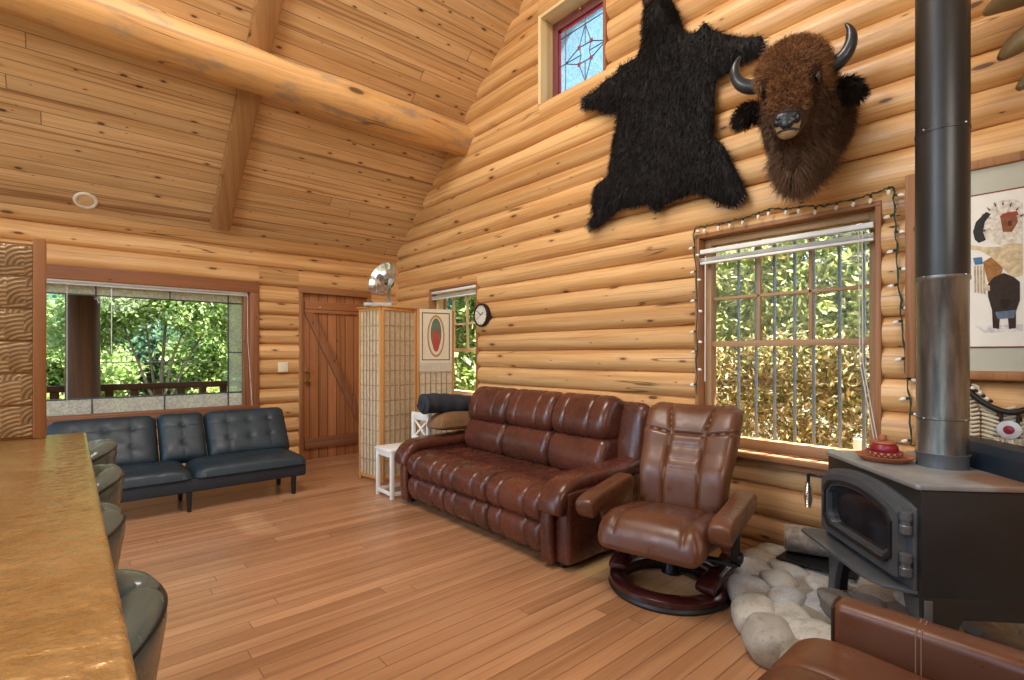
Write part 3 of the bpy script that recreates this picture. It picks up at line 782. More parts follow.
# --- swivel recliner: forward = local +x
def make_recliner(label, loc, rz):
    r = thing('recliner', label, 'armchair', loc, rz, None)
    # wooden ring base
    ring = []
    mb = MB(); n = 64
    prof = [(.245, .03), (.25, .066), (.27, .078), (.315, .074), (.335, .06), (.338, .034), (.32, .025)]
    V = []; F = []; m = len(prof)
    for i in range(n):
        a = 2 * PI * i / n
        for (q, z) in prof: V.append((q * math.cos(a), q * math.sin(a), z))
    for i in range(n):
        for k in range(m): F.append((i * m + k, ((i + 1) % n) * m + k, ((i + 1) % n) * m + (k + 1) % m, i * m + (k + 1) % m))
    mb.add(V, F); base = mb.build('ring_base', MT['mahog'], r)
    mb = MB(); prof = [(.25, 0), (.25, .03), (.335, .03), (.343, .015), (.335, 0)]; V = []; F = []; m = len(prof)
    for i in range(n):
        a = 2 * PI * i / n
        for (q, z) in prof: V.append((q * math.cos(a), q * math.sin(a), z))
    for i in range(n):
        for k in range(m): F.append((i * m + k, ((i + 1) % n) * m + k, ((i + 1) % n) * m + (k + 1) % m, i * m + (k + 1) % m))
    mb.add(V, F); mb.build('rubber_rim', MT['black'], base)
    for sg in (-1, 1):
        sweep_xz(MB(), [(.16, .10), (.10, .125), (.02, .135), (-.10, .15), (-.2, .19)], .055, .03, 0, M=T(0, sg * .27, 0) @ RZ(-sg * 8)).build('base_arm', MT['mahog'], r)
        bar(MB(), (-.08, sg * .27, .15), (-.06, 0, .225), .09, .04, bev=.012).build('base_strut', MT['mahog'], r)
    lathe(MB(), [(.06, .07), (.045, .09), (.04, .26), (.09, .28)], 20, T(-.05, 0, 0)).build('swivel_column', MT['blackmetal'], r)
    mb = MB(); bx(-.27, .18, -.2, .2, .26, .30, .01, mb); mb.build('mechanism_plate', MT['blackmetal'], r)
    # seat
    W, D = .60, .60
    def wseat(X, Y, Z):
        return X, Y, Z - .10 * np.clip((X - .12) / .18, 0, 1) ** 2 * .7
    M = T(.06, 0, .345) @ RY(-7)
    g = [((-.3, .16), (.3, .19)), ((-.3, -.16), (.3, -.19))]
    quilt_pad(MB(), D, W, .115, g, M=M, n=(84, 84), p=10, gd=.16, gw=.012, back=.55, corner=.13, crown=.12, warp=wseat).build('seat', MT['brown2'], r, sharp=75)
    # back
    def wback(X, Y, Z):
        k = .86 + .14 * np.clip((Y + .36) / .5, 0, 1)
        return X * k, Y, Z + .05 * (np.abs(X) / .3) ** 2.2 - .05 * np.clip((Y - .12) / .25, 0, 1) ** 1.5 + .03 * np.exp(-((Y + .12) / .12) ** 2)
    H = .74
    g = [((-.125, -.37), (-.105, .14)), ((.125, -.37), (.105, .14)), ((-.105, .14), (-.15, .37)), ((.105, .14), (.15, .37)),
         ((-.105, .13), (.105, .13)), ((-.3, .16), (-.105, .13)), ((.3, .16), (.105, .13)),
         ]
    g2 = [((-.11, .05), (.11, .05)), ((-.115, -.03), (.115, -.03)), ((-.12, -.11), (.12, -.11))]
    # local pad x -> -y(side), y -> up, z -> forward
    up = Vector((-math.sin(R(23)), 0, math.cos(R(23)))); side = Vector((0, 1, 0)); fwd = side.cross(up)
    M = frame(Vector((-.25, 0, .37)) + up * H * .46, side, up, fwd)
    quilt_pad(MB(), .60, H, .115, g, soft=g2, M=M, n=(80, 96), p=9, gd=.2, gw=.009, back=.5, corner=.14, warp=wback).build('backrest', MT['brown2'], r, sharp=75)
    for sg in (-1, 1):
        ap = sweep_xz(MB(), [(-.24, .515), (-.1, .505), (.1, .49), (.26, .48), (.335, .455)], .058, .06, sg * .37, p=4).build('armrest', MT['brown2'], r, sharp=75)
        mb = MB(); prism(mb, [(-.22, .30), (-.24, .50), (.22, .47), (.16, .36), (.10, .30)], -.016, .016, T(0, sg * .335, 0) @ Matrix(((1, 0, 0, 0), (0, 0, 1, 0), (0, 1, 0, 0), (0, 0, 0, 1))), .008)
        mb.build('side_panel', MT['brown2'], r)
        bar(MB(), (.02, sg * .37, .22), (.04, sg * .37, .46), .05, .02, bev=.004).build('arm_bracket', MT['blackmetal'], r)
        lathe(MB(), [(.012, 0), (.03, .004), (.03, .02), (.02, .024)], 14, T(.03, sg * .385, .27) @ RX(-90 * sg)).build('recline_knob', MT['blackmetal'], r)
    bar(MB(), (.02, -.38, .225), (.02, .38, .225), .05, .02, bev=.004).build('cross_bracket', MT['blackmetal'], r)
    return r
rc = make_recliner('worn brown leather swivel recliner on a dark ring base between sofa and stove', (2.62, 1.62, 0), 192)
# --- armchair in the near corner: front = +y
a = thing('armchair', 'brown leather armchair in the near right corner, only its armrest and seat edge in view', 'armchair', (1.40, .18, 0))
channel_pad(MB(), [(.40, .30), (.44, .36), (.44, .43), (.40, .48), (.32, .505), (.15, .50), (-.30, .47), (-.32, .38), (-.30, .30)], -.33, .33, [-.11, .11], gd=.012, M=RZ(90) @ Matrix.Identity(4)).build('seat_cushion', MT['brown2'], a, sharp=70)
mb = MB(); bx(-.32, .32, -.34, .36, .10, .31, .02, mb); mb.build('base', MT['brown2'], a)
for sg in (-1, 1):
    mb = MB(); box(mb, (sg * .375, -.02, .53), (.10, .72, .15), .028, None, 4); ar = mb.build('armrest', MT['brown2'], a)
    mb = MB()
    for dy in (-.006, .006): tube(mb, [(sg * .325 - .0005, .13 + dy, .462), (sg * .325 - .0005, .13 + dy, .585), (sg * .335, .13 + dy, .601), (sg * .40, .13 + dy, .6055)], .0018, 5)
    mb.build('stitching', plain('pale_thread', '8a6a52', .7) if sg < 0 else bpy.data.materials['pale_thread'], ar)
    mb = MB(); tube(mb, [(sg * .333, .337, .47), (sg * .333, .337, .585), (sg * .355, .337, .597), (sg * .40, .337, .597)], .004, 6); mb.build('piping', MT['seam'], ar)
    bar(MB(), (sg * .375, .15, .0), (sg * .375, .15, .47), .06, .06, (0, 1, 0)).build('arm_post', MT['mahog'], a); bar(MB(), (sg * .375, -.28, .0), (sg * .375, -.28, .47), .06, .06, (0, 1, 0)).build('arm_post', MT['mahog'], a)
quilt_pad(MB(), .64, .62, .14, [((-.12, -.3), (-.12, .3)), ((.12, -.3), (.12, .3))], M=frame(Vector((0, -.40, .72)), Vector((-1, 0, 0)), Vector((0, -.34, .94)), Vector((0, .94, .34))), gd=.15).build('backrest', MT['brown2'], a, sharp=70)

# --- dark futon under the wide window: front = -y
f = thing('futon', 'dark blue-black faux leather futon sofa with tufted back under the wide window', 'sofa', (.80, 5.35, 0))
for a, b in ((-.95, -.004), (.004, .95)):
    w_ = b - a
    g = [((-w_ / 2, -.09), (w_ / 2, -.09)), ((-w_ / 2, .1), (w_ / 2, .1))] + [((x, -.3), (x, .3)) for x in (-.24, 0, .24)]
    quilt_pad(MB(), w_, .60, .10, g, M=T((a + b) / 2, -.03, .29), n=(50, 36), p=9, gd=.10, gw=.010, back=.25, corner=.1, crown=.1).build('seat_cushion', MT['futon'], f, sharp=75)
mb = MB(); bx(-.94, .94, -.31, .26, .17, .285, .02, mb); mb.build('seat_box', MT['futonfab'], f)
up = Vector((0, math.sin(R(35)), math.cos(R(35)))); side = Vector((1, 0, 0)); fwd = side.cross(up)
for x0, x1, nb in ((-.95, -.185, 3), (-.18, .195, 1), (.20, .955, 3)):
    w_ = x1 - x0; M = frame(Vector(((x0 + x1) / 2, .22, .335)) + up * .255, side, up, fwd)
    bs = [(x, y) for x in (np.linspace(-.19, .19, 3) if nb == 3 else [0]) for y in (-.08, .1)]
    g = [((-w_ / 2, y), (w_ / 2, y)) for y in (-.08, .1)] + [((x, -.25), (x, .25)) for x in sorted(set(q[0] for q in bs))]
    quilt_pad(MB(), w_, .52, .10, g, bs, M=M, n=(50, 40), p=9, gd=.06, gw=.008, back=.3, corner=.1, bd=.25, bw=.022, crown=.12).build('back_cushion', MT['futon'], f, sharp=75)
for x, y in ((-.88, -.27), (-.03, -.27), (.83, -.27), (-.88, .2), (-.03, .2), (.83, .2)):
    mb = MB(); V = []
    lathe(mb, [(.022, 0), (.03, .18)], 4, T(x, y, 0) @ RZ(45)); mb.build('leg', MT['black'], f)
bar(MB(), (-.9, .3, .25), (.9, .3, .25), .04, .06).build('hinge_rail', MT['blackmetal'], f)

# --- bar counter with hammered top
q = NT('hammered_gold', .24, .5, .8, .4); v = q.coord()
n1 = q.noise(v, 7.0, 5, .6)
q.col(q.mix(q.ss(n1, .3, .7), C('a8834c'), C('c4a06a')))
h1 = q.n('ShaderNodeTexVoronoi', {'Vector': v, 'Scale': 34.0}, feature='SMOOTH_F1').outputs[0]
q.bump(q.math('ADD', h1, q.math('MULTIPLY', q.noise(v, 45.0, 3), 1.2)), .45, .008); MT['gold'] = q.m
MT['cabinet'] = wood('cabinet_wood', 'a9743f', '966234', '6c4322', kr=.03, rough=.45)
c = thing('bar_counter', 'bar counter with a glossy hammered gold top at the left edge', 'counter', (-.35, 1.3, 0))
mb = MB(); bx(-.42, .395, -1.15, 1.08, 1.035, 1.07, .008, mb, seg=3); mb.build('countertop', MT['gold'], c)
mb = MB(); bx(-.40, -.05, -1.1, 1.03, 0, 1.035, .006, mb); mb.build('base_cabinet', MT['cabinet'], c)
for y in (-.75, 0, .75): bx(-.05, -.035, y - .33, y + .33, .12, .95, .008, MB()).build('panel', MT['cabinet'], c)

# backboard with pressed tin tiles standing on the counter
q = NT('pressed_tile', .38, .35, .5); u, v, _ = q.sep(q.coord('UV'))
def fan(uu, vv):
    fu = q.math('FRACT', q.math('DIVIDE', uu, .09)); fv = q.math('FRACT', q.math('DIVIDE', vv, .12))
    d = q.math('SQRT', q.math('ADD', q.math('POWER', q.math('SUBTRACT', fu, .5), 2.0), q.math('POWER', q.math('MULTIPLY', q.math('SUBTRACT', fv, .0), 1.3), 2.0)))
    return q.math('SINE', q.math('MULTIPLY', d, 42.0))
r1 = fan(u, v); r2 = fan(q.math('ADD', u, .045), q.math('ADD', v, .06))
cell = q.math('GREATER_THAN', q.math('SINE', q.math('MULTIPLY', u, 69.8)), 0.0)
hh = q.math('ADD', q.math('MULTIPLY', r1, cell), q.math('MULTIPLY', r2, q.math('SUBTRACT', 1.0, cell)))
nz = q.noise(q.xyz(u, v, 0.0), 14.0, 4)
cc = q.mix(q.ss(nz, .35, .65), C('9c8662'), C('b8a27e'))
q.col(q.mix(q.ss(hh, -.9, .2), C('8d7150'), cc)); q.bump(hh, .4, .004); MT['tile'] = q.m
bb = thing('tiled_backboard', 'low backboard of six rows of pressed fan-pattern tiles standing on the gold bar counter', 'backboard', (-.40, 2.32, 1.07))
mb = MB(); bx(-.35, .312, .0, .03, 0, .645, .002, mb); mb.build('board', MT['cabinet'], bb)
for k in range(6):
    mb = MB(); bx(-.345, .308, -.006, .001, .008 + k * .106, .108 + k * .106, .003, mb); mb.build('tile_row', MT['tile'], bb)
mb = MB(); bx(.308, .340, -.02, .045, 0, .665, .004, mb); mb.build('end_post', MT['casing2'], bb)

# bar stools
def make_stool(label, loc):
    s = thing('bar_stool', label, 'bar stool', loc, 0, None)
    lathe(MB(), [(.20, 0), (.21, .008), (.19, .02), (.05, .035), (.03, .06)], 32).build('base_plate', MT['chrome'], s)
    lathe(MB(), [(.028, .03), (.028, .60)], 18).build('column', MT['chrome'], s)
    tube(MB(), [(.16 * math.cos(a), .16 * math.sin(a), .27) for a in np.linspace(0, 2 * PI, 32)[:-1]], .010, 8, closed=True).build('footrest_ring', MT['chrome'], s)
    mb = MB(); lathe(mb, [(.05, .585), (.17, .60), (.195, .63), (.19, .67), (.15, .69), (.05, .695), (.002, .69)], 32); mb.build('seat', MT['stool'], s, sharp=70)
    # curved tub back
    V = []; F = []; na = 80; half = R(112)
    sec = [(0, 0), (.012, -.02), (.03, -.015), (.034, .1), (.040, .2), (.050, .27), (.054, .31), (.042, .336), (.015, .340), (-.008, .318), (-.012, .26), (-.008, .18), (-.004, .08)]
    P = np.array(spline(sec, 3, closed=True)); m = len(P)
    for i in range(na + 1):
        t = -1 + 2 * i / na; a = t * half
        e = 1 - abs(t) ** 6
        hz = 1 - .45 * abs(t) ** 2.2
        pl = .012 * math.exp(-(t / .03) ** 2) + .010 * math.exp(-((abs(t) - .42) / .03) ** 2)
        for (dr, dz) in P:
            rr = .165 + (dr * (.35 + .65 * e)) + (-pl * .5 if dr > .02 else pl)
            V.append((rr * math.cos(a), rr * math.sin(a) * 1.02, .69 + dz * hz - (pl * .8 if dz > .2 else 0)))
    for i in range(na):
        for k in range(m): F.append((i * m + k, (i + 1) * m + k, (i + 1) * m + (k + 1) % m, i * m + (k + 1) % m))
    F.append(tuple(range(m))); F.append(tuple(na * m + k for k in range(m - 1, -1, -1)))
    mb = MB(); mb.add(V, F); tbk = mb.build('tub_back', MT['stool'], s, sharp=75)
    tube(MB(), [((.165 + .050) * math.cos(t * half), (.165 + .050) * math.sin(t * half) * 1.02, .69 + .318 * (1 - .45 * abs(t) ** 2.2)) for t in np.linspace(-.93, .93, 50)], .005, 6).build('piping', MT['black'], tbk)
    return s
g = 'tub-backed stools along the bar counter'
st = make_stool('grey-green tub-backed bar stool at the counter, nearest the camera', (-.115, .875, 0)); st['group'] = g
for x, y, l in ((-.13, 1.35, 'grey-green tub-backed bar stool, second from the camera along the counter'), (-.10, 1.84, 'grey-green tub-backed bar stool, third from the camera along the counter'), (-.085, 2.40, 'grey-green tub-backed bar stool at the far end of the counter, by the futon')):
    dup(st, (x, y, 0), 0, l, g)
# ------------------------------------------------------------------ hearth and stove
q = NT('river_stone', .6, 0, .4); v = q.coord(); r = q.n('ShaderNodeNewGeometry').outputs['Random Per Island']
cr = q.n('ShaderNodeValToRGB', {0: r}); e = cr.color_ramp.elements
for k in range(3): e.new(.5)
for i, h in enumerate(['b0aea6', 'c2bfb5', 'b3ab9a', '9ea2a2', 'cbc7bb']): e[i].position = i / 4; e[i].color = (*C(h), 1)
n1 = q.noise(v, 9.0, 6, .65); c1 = q.mix(q.ss(n1, .42, .85), cr.outputs[0], C('7d766a'), 'MIX')
c1 = q.mix(q.math('MULTIPLY', q.ss(q.noise(v, 4.0, 4), .55, .7), .5), c1, C('8d6f4c'))
c1 = q.mix(q.math('MULTIPLY', q.ss(q.noise(v, 60.0, 3), .55, .7), .3), c1, C('4f4a44'))
q.col(c1); q.bump(q.math('ADD', n1, q.math('MULTIPLY', q.noise(v, 70.0, 4), .4)), .45, .008); MT['stone'] = q.m
MT['mortar'] = plain('mortar', '8d8472', .85, bump=.6, bscale=50)
hp = [(3.46, 1.37), (3.12, 1.39), (2.70, 1.27), (2.28, 1.00), (2.05, .62), (1.98, .12), (2.02, -.45), (3.46, -.45)]
hx, hy = 2.85, .45
h = thing('hearth', 'raised curved river-stone hearth under the wood stove', 'hearth', (hx, hy, 0))
prism(MB(), [(a - hx, b - hy) for a, b in hp], 0, .125).build('mortar_base', MT['mortar'], h) if False else None
mb = MB(); prism(mb, [((a - hx) * (.94 if a < 3.3 else 1), (b - hy) * .93) for a, b in hp], 0, .128, None, .02); mb.build('mortar_base', MT['mortar'], h)
def inside(p, poly):
    x, y = p; c = False; j = len(poly) - 1
    for i in range(len(poly)):
        (xi, yi), (xj, yj) = poly[i], poly[j]
        if (yi > y) != (yj > y) and x < (xj - xi) * (y - yi) / (yj - yi) + xi: c = not c
        j = i
    return c
def stone(mb, c, r, rot, seed, tilt=(0, 0)):
    rs = np.random.default_rng(seed); n, m = 22, 14; V = []; F = []
    A = rs.normal(size=(6, 3)) * 1.0; ph = rs.random(6) * 6.28
    for i in range(m + 1):
        th = PI * i / m
        for k in range(n):
            a = 2 * PI * k / n
            d = np.array([math.sin(th) * math.cos(a), math.sin(th) * math.sin(a), math.cos(th)])
            b = np.sign(d) * np.abs(d) ** .78; b = b / (np.abs(d) ** 2.6).sum() ** (1 / 2.6) * .5 + d * .5
            f = 1 + .055 * sum(math.sin(2.2 * (A[j] @ d) + ph[j]) for j in range(6)) / 1.4
            V.append(b * f * np.array(r))
    for i in range(m):
        for k in range(n): F.append((i * n + k, (i + 1) * n + k, (i + 1) * n + (k + 1) % n, i * n + (k + 1) % n))
    mb.add(V, F, M=T(*c) @ RZ(rot) @ RX(tilt[0]) @ RY(tilt[1]))
mb = MB()
rs = np.random.default_rng(11)
# edge stones follow the curved rim
rim = spline([(3.36, 1.31), (3.12, 1.32), (2.74, 1.20), (2.36, .96), (2.13, .60), (2.06, .12), (2.10, -.4)], 30)
L = 0; nxt = .05; cnt = 0
for i in range(1, len(rim)):
    p0, p1 = rim[i - 1], rim[i]; L += math.dist(p0, p1)
    if L > nxt:
        ln = rs.uniform(.09, .14); nxt = L + ln * 1.75
        ang = math.degrees(math.atan2(p1[1] - p0[1], p1[0] - p0[0]))
        stone(mb, (p1[0] - hx, p1[1] - hy, .072), (ln * .93, .112, .085), ang + rs.uniform(-8, 8), 100 + cnt, (rs.uniform(-6, 6), rs.uniform(-8, 8))); cnt += 1
pts = []
for _ in range(9000):
    p = (rs.uniform(2.1, 3.34), rs.uniform(-.4, 1.25))
    if not inside(p, hp): continue
    if min(math.dist(p, r_) for r_ in rim) < .132: continue
    if all(math.dist(p, o) > .158 for o in pts): pts.append(p)
for i, p in enumerate(pts):
    stone(mb, (p[0] - hx, p[1] - hy, .118 + rs.uniform(-.004, .006)), (rs.uniform(.100, .122), rs.uniform(.080, .092), rs.uniform(.034, .042)), rs.uniform(-35, 60), 300 + i)
mb.build('stone_facing', MT['stone'], h, sharp=80)

# stove: front = local +x
MT['iron'] = plain('stove_black', '2b2a29', .42, .25, var=.12, scale=5, bump=.08, bscale=120)
MT['irong'] = plain('cast_iron_grey', '62676a', .36, .45, var=.1, bump=.06, bscale=140)
q = NT('stove_top', .42, .4, .5); v = q.coord(); c1 = q.mix(q.ss(q.noise(v, 4.0, 5, .6), .3, .7), C('868887'), C('a3a3a0'))
x_, y_, z_ = q.sep(v)
rd = q.math('SQRT', q.math('ADD', q.math('POWER', q.math('ADD', x_, .05), 2.0), q.math('POWER', q.math('MULTIPLY', q.math('SUBTRACT', y_, .24), .8), 2.0)))
c1 = q.mix(q.math('MULTIPLY', q.ss(q.math('ADD', rd, q.math('MULTIPLY', q.noise(v, 9.0, 5), .14)), .22, .13), .8), c1, C('8a5a34'))
q.col(c1); MT['irontop'] = q.m
MT['navy'] = plain('navy_steel', '1d2833', .4, .35)
MT['stoveglass'] = plain('sooty_glass', '23262a', .08, 0, .9, var=.5, scale=6)
SC = (2.843, .446); SR = 132.6
st = thing('wood_stove', 'black cast wood stove with arched glass door on the stone hearth', 'wood stove', (*SC, 0), SR)
mb = MB(); bx(-.27, .285, -.345, .345, .43, .842, .012, mb); mb.build('firebox', MT['iron'], st)
mb = MB(); prism(mb, [(-.30, -.345), (-.29, -.355), (.27, -.355), (.305, -.32), (.305, .345), (.295, .355), (-.29, .355), (-.30, .345)], .842, .862, None, .005); mb.build('top_plate', MT['irontop'], st)
YZ0 = Matrix(((0, 0, 1, 0), (1, 0, 0, 0), (0, 1, 0, 0), (0, 0, 0, 1))); YZ = T(.037, 0, 0) @ YZ0   # (y,z,depth) -> (x=depth,y,z)
def arch(w0, zb, zs, zt, n=14):
    P = [(-w0, zb), (w0, zb), (w0, zs)]
    for k in range(1, n): a = k / n; P.append((w0 - 2 * w0 * a, zs + (zt - zs) * math.sin(PI * a) ** .8))
    P.append((-w0, zs)); return P
def ring(mb, A, B, z0, z1, M):
    n = len(A); V = [(*a, z0) for a in A] + [(*a, z1) for a in A] + [(*b, z1) for b in B] + [(*b, z0) for b in B]; F = []
    for i in range(n):
        j = (i + 1) % n
        for k in range(4): a, b = k * n, ((k + 1) % 4) * n; F.append((a + i, a + j, b + j, b + i))
    mb.add(V, F, M=M); return mb
front = arch(.325, .455, .765, .822)
mb = MB(); prism(mb, front, .245, .262, YZ, .004); mb.build('front_plate', MT['irong'], st)
A = arch(.295, .485, .735, .800); 
def notch(w0, zb, zs, zt):
    k = .035; P = [(-w0 + k, zb), (w0 - k, zb), (w0 - k * .6, zb + k * .7), (w0, zb + k), (w0, zs - k)]
    n = 10
    P += [(w0 - k * .6, zs - k * .6), (w0 - k, zs)]
    for i in range(1, n): a = i / n; P.append(((w0 - k) * (1 - 2 * a), zs + (zt - zs) * math.sin(PI * a) ** .8))
    P += [(-w0 + k, zs), (-w0 + k * .6, zs - k * .6), (-w0, zs - k), (-w0, zb + k), (-w0 + k * .6, zb + k * .7)]
    return P
Bn = notch(.235, .545, .715, .748)
def resamp(P, n, s0):
    P = P + [P[0]]; d = [0]
    for i in range(1, len(P)): d.append(d[-1] + math.dist(P[i - 1], P[i]))
    out = []
    for k in range(n):
        t = d[-1] * k / n; i = max(j for j in range(len(d)) if d[j] <= t + 1e-9); i = min(i, len(P) - 2); f_ = (t - d[i]) / (d[i + 1] - d[i])
        out.append((P[i][0] + (P[i + 1][0] - P[i][0]) * f_, P[i][1] + (P[i + 1][1] - P[i][1]) * f_))
    return out
def by_angle(P, n=72, cz=.64):
    D = resamp(P, 1200, 0); out = []
    for k in range(n):
        a = 2 * PI * k / n - PI; best = min(D, key=lambda p: abs((math.atan2((p[1] - cz) * 1.7, p[0]) - a + PI) % (2 * PI) - PI)); out.append(best)
    return out
mb = MB(); ring(mb, by_angle(A), by_angle(Bn), .258, .300, YZ); dr = mb.build('door', MT['irong'], st, sharp=30)
mb = MB(); ring(mb, by_angle(notch(.262, .518, .735, .772)), by_angle(notch(.247, .533, .722, .757)), .298, .309, YZ); mb.build('door_moulding', MT['iron'], dr, sharp=30)
mb = MB(); prism(mb, by_angle(Bn), .272, .278, YZ); mb.build('door_glass', MT['stoveglass'], dr)
mb = MB(); bx(.335, .341, -.2, .2, .528, .536, .002, mb); mb.build('glass_clip', MT['steel'], dr)
for z in (.55, .71): lathe(MB(), [(.012, -.045), (.021, -.04), (.021, -.012), (.017, -.008), (.017, .008), (.021, .012), (.021, .04), (.012, .045)], 18, T(.322, .318, z)).build('hinge', MT['irong'], st)
tube(MB(), spline([(.27, -.30, .735), (.33, -.305, .735), (.36, -.34, .735), (.365, -.365, .73), (.366, -.368, .69), (.366, -.368, .58)], 5), .008, 10).build('door_handle', MT['blackmetal'], st)
hel = [(.366 + (.010 + .009 * math.sin(PI * k / 160)) * math.cos(k * .62), -.368 + (.010 + .009 * math.sin(PI * k / 160)) * math.sin(k * .62), .69 - .13 * k / 160) for k in range(161)]
tube(MB(), hel, .0035, 6).build('spring_grip', MT['chrome'], st)
mb = MB(); prism(mb, [(.28, -.35), (.385, -.375), (.41, -.35), (.41, .19), (.38, .28), (.28, .33)], .44, .455, None, .004); mb.build('ash_lip', MT['irong'], st)
mb = MB(); bx(.0, .20, -.28, .28, .385, .44, .006, mb); mb.build('ash_drawer_front', MT['iron'], st)
for y in (-.05, .12): tube(MB(), [(.2, y, .415), (.36, y, .415)], .007, 8).build('draft_rod', MT['chrome'], st)
legp = [(0, 0), (.13, 0), (.12, -.06), (.095, -.12), (.075, -.20), (.075, -.278), (.012, -.278), (.018, -.20), (.005, -.08)]
for sy in (-1, 1): bx(-.27, .285, sy * .338 - .007, sy * .338 + .007, .362, .44, .003, MB()).build('side_skirt', MT['iron'], st)
for sx in (-1, 1):
    for sy in (-1, 1):
        mb = MB(); Mx = T(sx * .262, sy * .352, .43) @ RX(sy * 4)
        P = [(-sy * a, b) for a, b in legp]
        prism(mb, P, -.014, .014, Mx @ YZ0, .003)
        lg = mb.build('leg', MT['irong'] if sx > 0 else MT['iron'], st); mb = MB()
        P2 = [(-sx * a, b) for a, b in legp]
        prism(mb, P2, -.010, .010, T(sx * .262, sy * .335, .43) @ RX(sy * 4) @ Matrix(((1, 0, 0, 0), (0, 0, 1, 0), (0, 1, 0, 0), (0, 0, 0, 1))), .003)
        mb.build('leg_flange', MT['iron'], lg)
mb = MB(); prism(mb, [(-.30, .862), (-.12, .862), (-.14, .93), (-.17, .965), (-.30, .965)], -.34, .34, Matrix(((1, 0, 0, 0), (0, 0, 1, 0), (0, 1, 0, 0), (0, 0, 0, 1))), .004); mb.build('rear_shroud', MT['navy'], st)

# pipe
q = NT('weathered_steel', .34, .85, .5); v = q.coord(); x_, y_, z_ = q.sep(v)
n1 = q.noise(q.xyz(q.math('MULTIPLY', x_, 9.0), q.math('MULTIPLY', y_, 9.0), q.math('MULTIPLY', z_, 1.6)), 1.5, 5, .6)
q.col(q.mix(q.ss(n1, .35, .7), C('6f7270'), C('a3a5a2'))); q.set(q.b.inputs['Roughness'], q.ss(n1, .3, .7, .28, .42)); MT['wsteel'] = q.m
MT['pipeblk'] = plain('pipe_black', '2c2c2b', .36, .2, var=.1)
p = thing('stove_pipe', 'tall black and bare-steel stove pipe rising from the wood stove', 'stove pipe', (2.86, .432, .862))
lathe(MB(), [(.088, .0), (.090, .0), (.090, .045), (.095, .06), (.088, .062)], 40, cap=False).build('collar', MT['irong'], p)
lathe(MB(), [(.089, .02), (.089, .205), (.093, .208), (.093, .214), (.089, .217)], 40, cap=False).build('lower_section', MT['wsteel'], p)
lathe(MB(), [(.090, .215), (.090, .80), (.095, .806), (.095, .822), (.090, .826)], 40, cap=False).build('middle_section', MT['wsteel'], p)
lathe(MB(), [(.093, .824), (.093, 1.44), (.0955, 1.442), (.0955, 1.452), (.093, 1.454)], 40, cap=False).build('upper_section', MT['pipeblk'], p)
lathe(MB(), [(.093, 1.452), (.093, 2.1), (.0955, 2.102), (.0955, 2.112), (.093, 2.114)], 40, cap=False).build('upper_section', MT['pipeblk'], p)
lathe(MB(), [(.093, 2.112), (.093, 3.74)], 40, cap=False).build('upper_section', MT['pipeblk'], p)
for z in (.20, .81, 1.445):
    for a in (2.6, 4.2): ell(MB(), (.096 * math.cos(a), .096 * math.sin(a), z + .01), (.005, .005, .005), 8, 6).build('screw', MT['steel'], p)

# clay saucer, bowl and red pot on the stove
MT['terra'] = plain('terracotta', 'a4603c', .6, var=.1, bump=.1)
MT['redclay'] = plain('red_glaze', '8c1f2b', .3)
q = NT('painted_bowl', .45); v = q.coord(); x_, y_, z_ = q.sep(v)
ang = q.math('ARCTAN2', y_, x_); pt = q.math('SINE', q.math('MULTIPLY', ang, 18.0)); zz = q.math('SINE', q.math('MULTIPLY', z_, 260.0))
q.col(q.mix(q.math('GREATER_THAN', q.math('MULTIPLY', pt, zz), .25), C('9d4a35'), C('d8bfa0'))); MT['pbowl'] = q.m
PX, PY = 2.815, .628
s = thing('clay_saucer', 'wide terracotta saucer on the corner of the stove top', 'saucer', (PX, PY, .862))
lathe(MB(), [(.06, 0), (.085, .002), (.108, .022), (.112, .026), (.106, .027), (.08, .010), (.002, .008)], 36).build('dish', MT['terra'], s)
s = thing('painted_bowl', 'small painted clay bowl nested in the terracotta saucer', 'bowl', (PX + .005, PY + .003, .870))
lathe(MB(), [(.035, 0), (.045, .003), (.068, .022), (.074, .036), (.068, .036), (.058, .018), (.002, .01)], 32).build('bowl_body', MT['pbowl'], s)
s = thing('red_pot', 'little red lidded pot sitting in the painted bowl', 'pot', (PX + .006, PY + .004, .881))
lathe(MB(), [(.02, 0), (.045, .01), (.056, .03), (.052, .05), (.044, .058)], 28).build('pot_body', MT['redclay'], s)
lathe(MB(), [(.046, .057), (.05, .062), (.048, .070), (.02, .078), (.008, .080), (.012, .09), (.008, .096), (.001, .097)], 28).build('lid', MT['terra'], s)
ell(MB(), (-.028, .0, .085), (.018, .016, .02), 12, 8).build('lid_figure', MT['terra'], s)

# firewood and stones
MT['bark'] = plain('grey_bark', '9a9083', .85, var=.35, scale=22, bump=.8, bscale=30)
MT['cutwood'] = plain('cut_wood', 'b99a72', .8, var=.2, scale=20)
fw = thing('firewood_log', 'short grey-barked firewood log on the hearth behind the stove, by the wall', 'log', (3.26, 1.06, .252))
pts = [(-.03, .15, 0), (0, .07, .004), (.03, 0, .0), (.06, -.10, .003), (.09, -.20, 0)]
tube(MB(), spline(pts, 4), .078, 20).build('bark', MT['bark'], fw)
lathe(MB(), [(.070, -.001), (.066, .003), (.002, .004)], 20, T(-.03, .151, 0) @ RZ(17) @ RX(-90)).build('cut_end', MT['cutwood'], fw)
ds = thing('ash_pan', 'flat black metal pan on the hearth under the firewood log', 'pan', (3.27, 1.02, .166))
mb = MB(); prism(mb, [(-.17, -.20), (.17, -.20), (.19, .19), (-.19, .19)], 0, .008, None, .003); mb.build('tray', MT['blackmetal'], ds)
sl_ = thing('stone_block', 'rough flat stone block on the hearth beneath the stove ash lip', 'stone', (2.60, .72, .215)); sl_.rotation_euler = (0, 0, R(40))
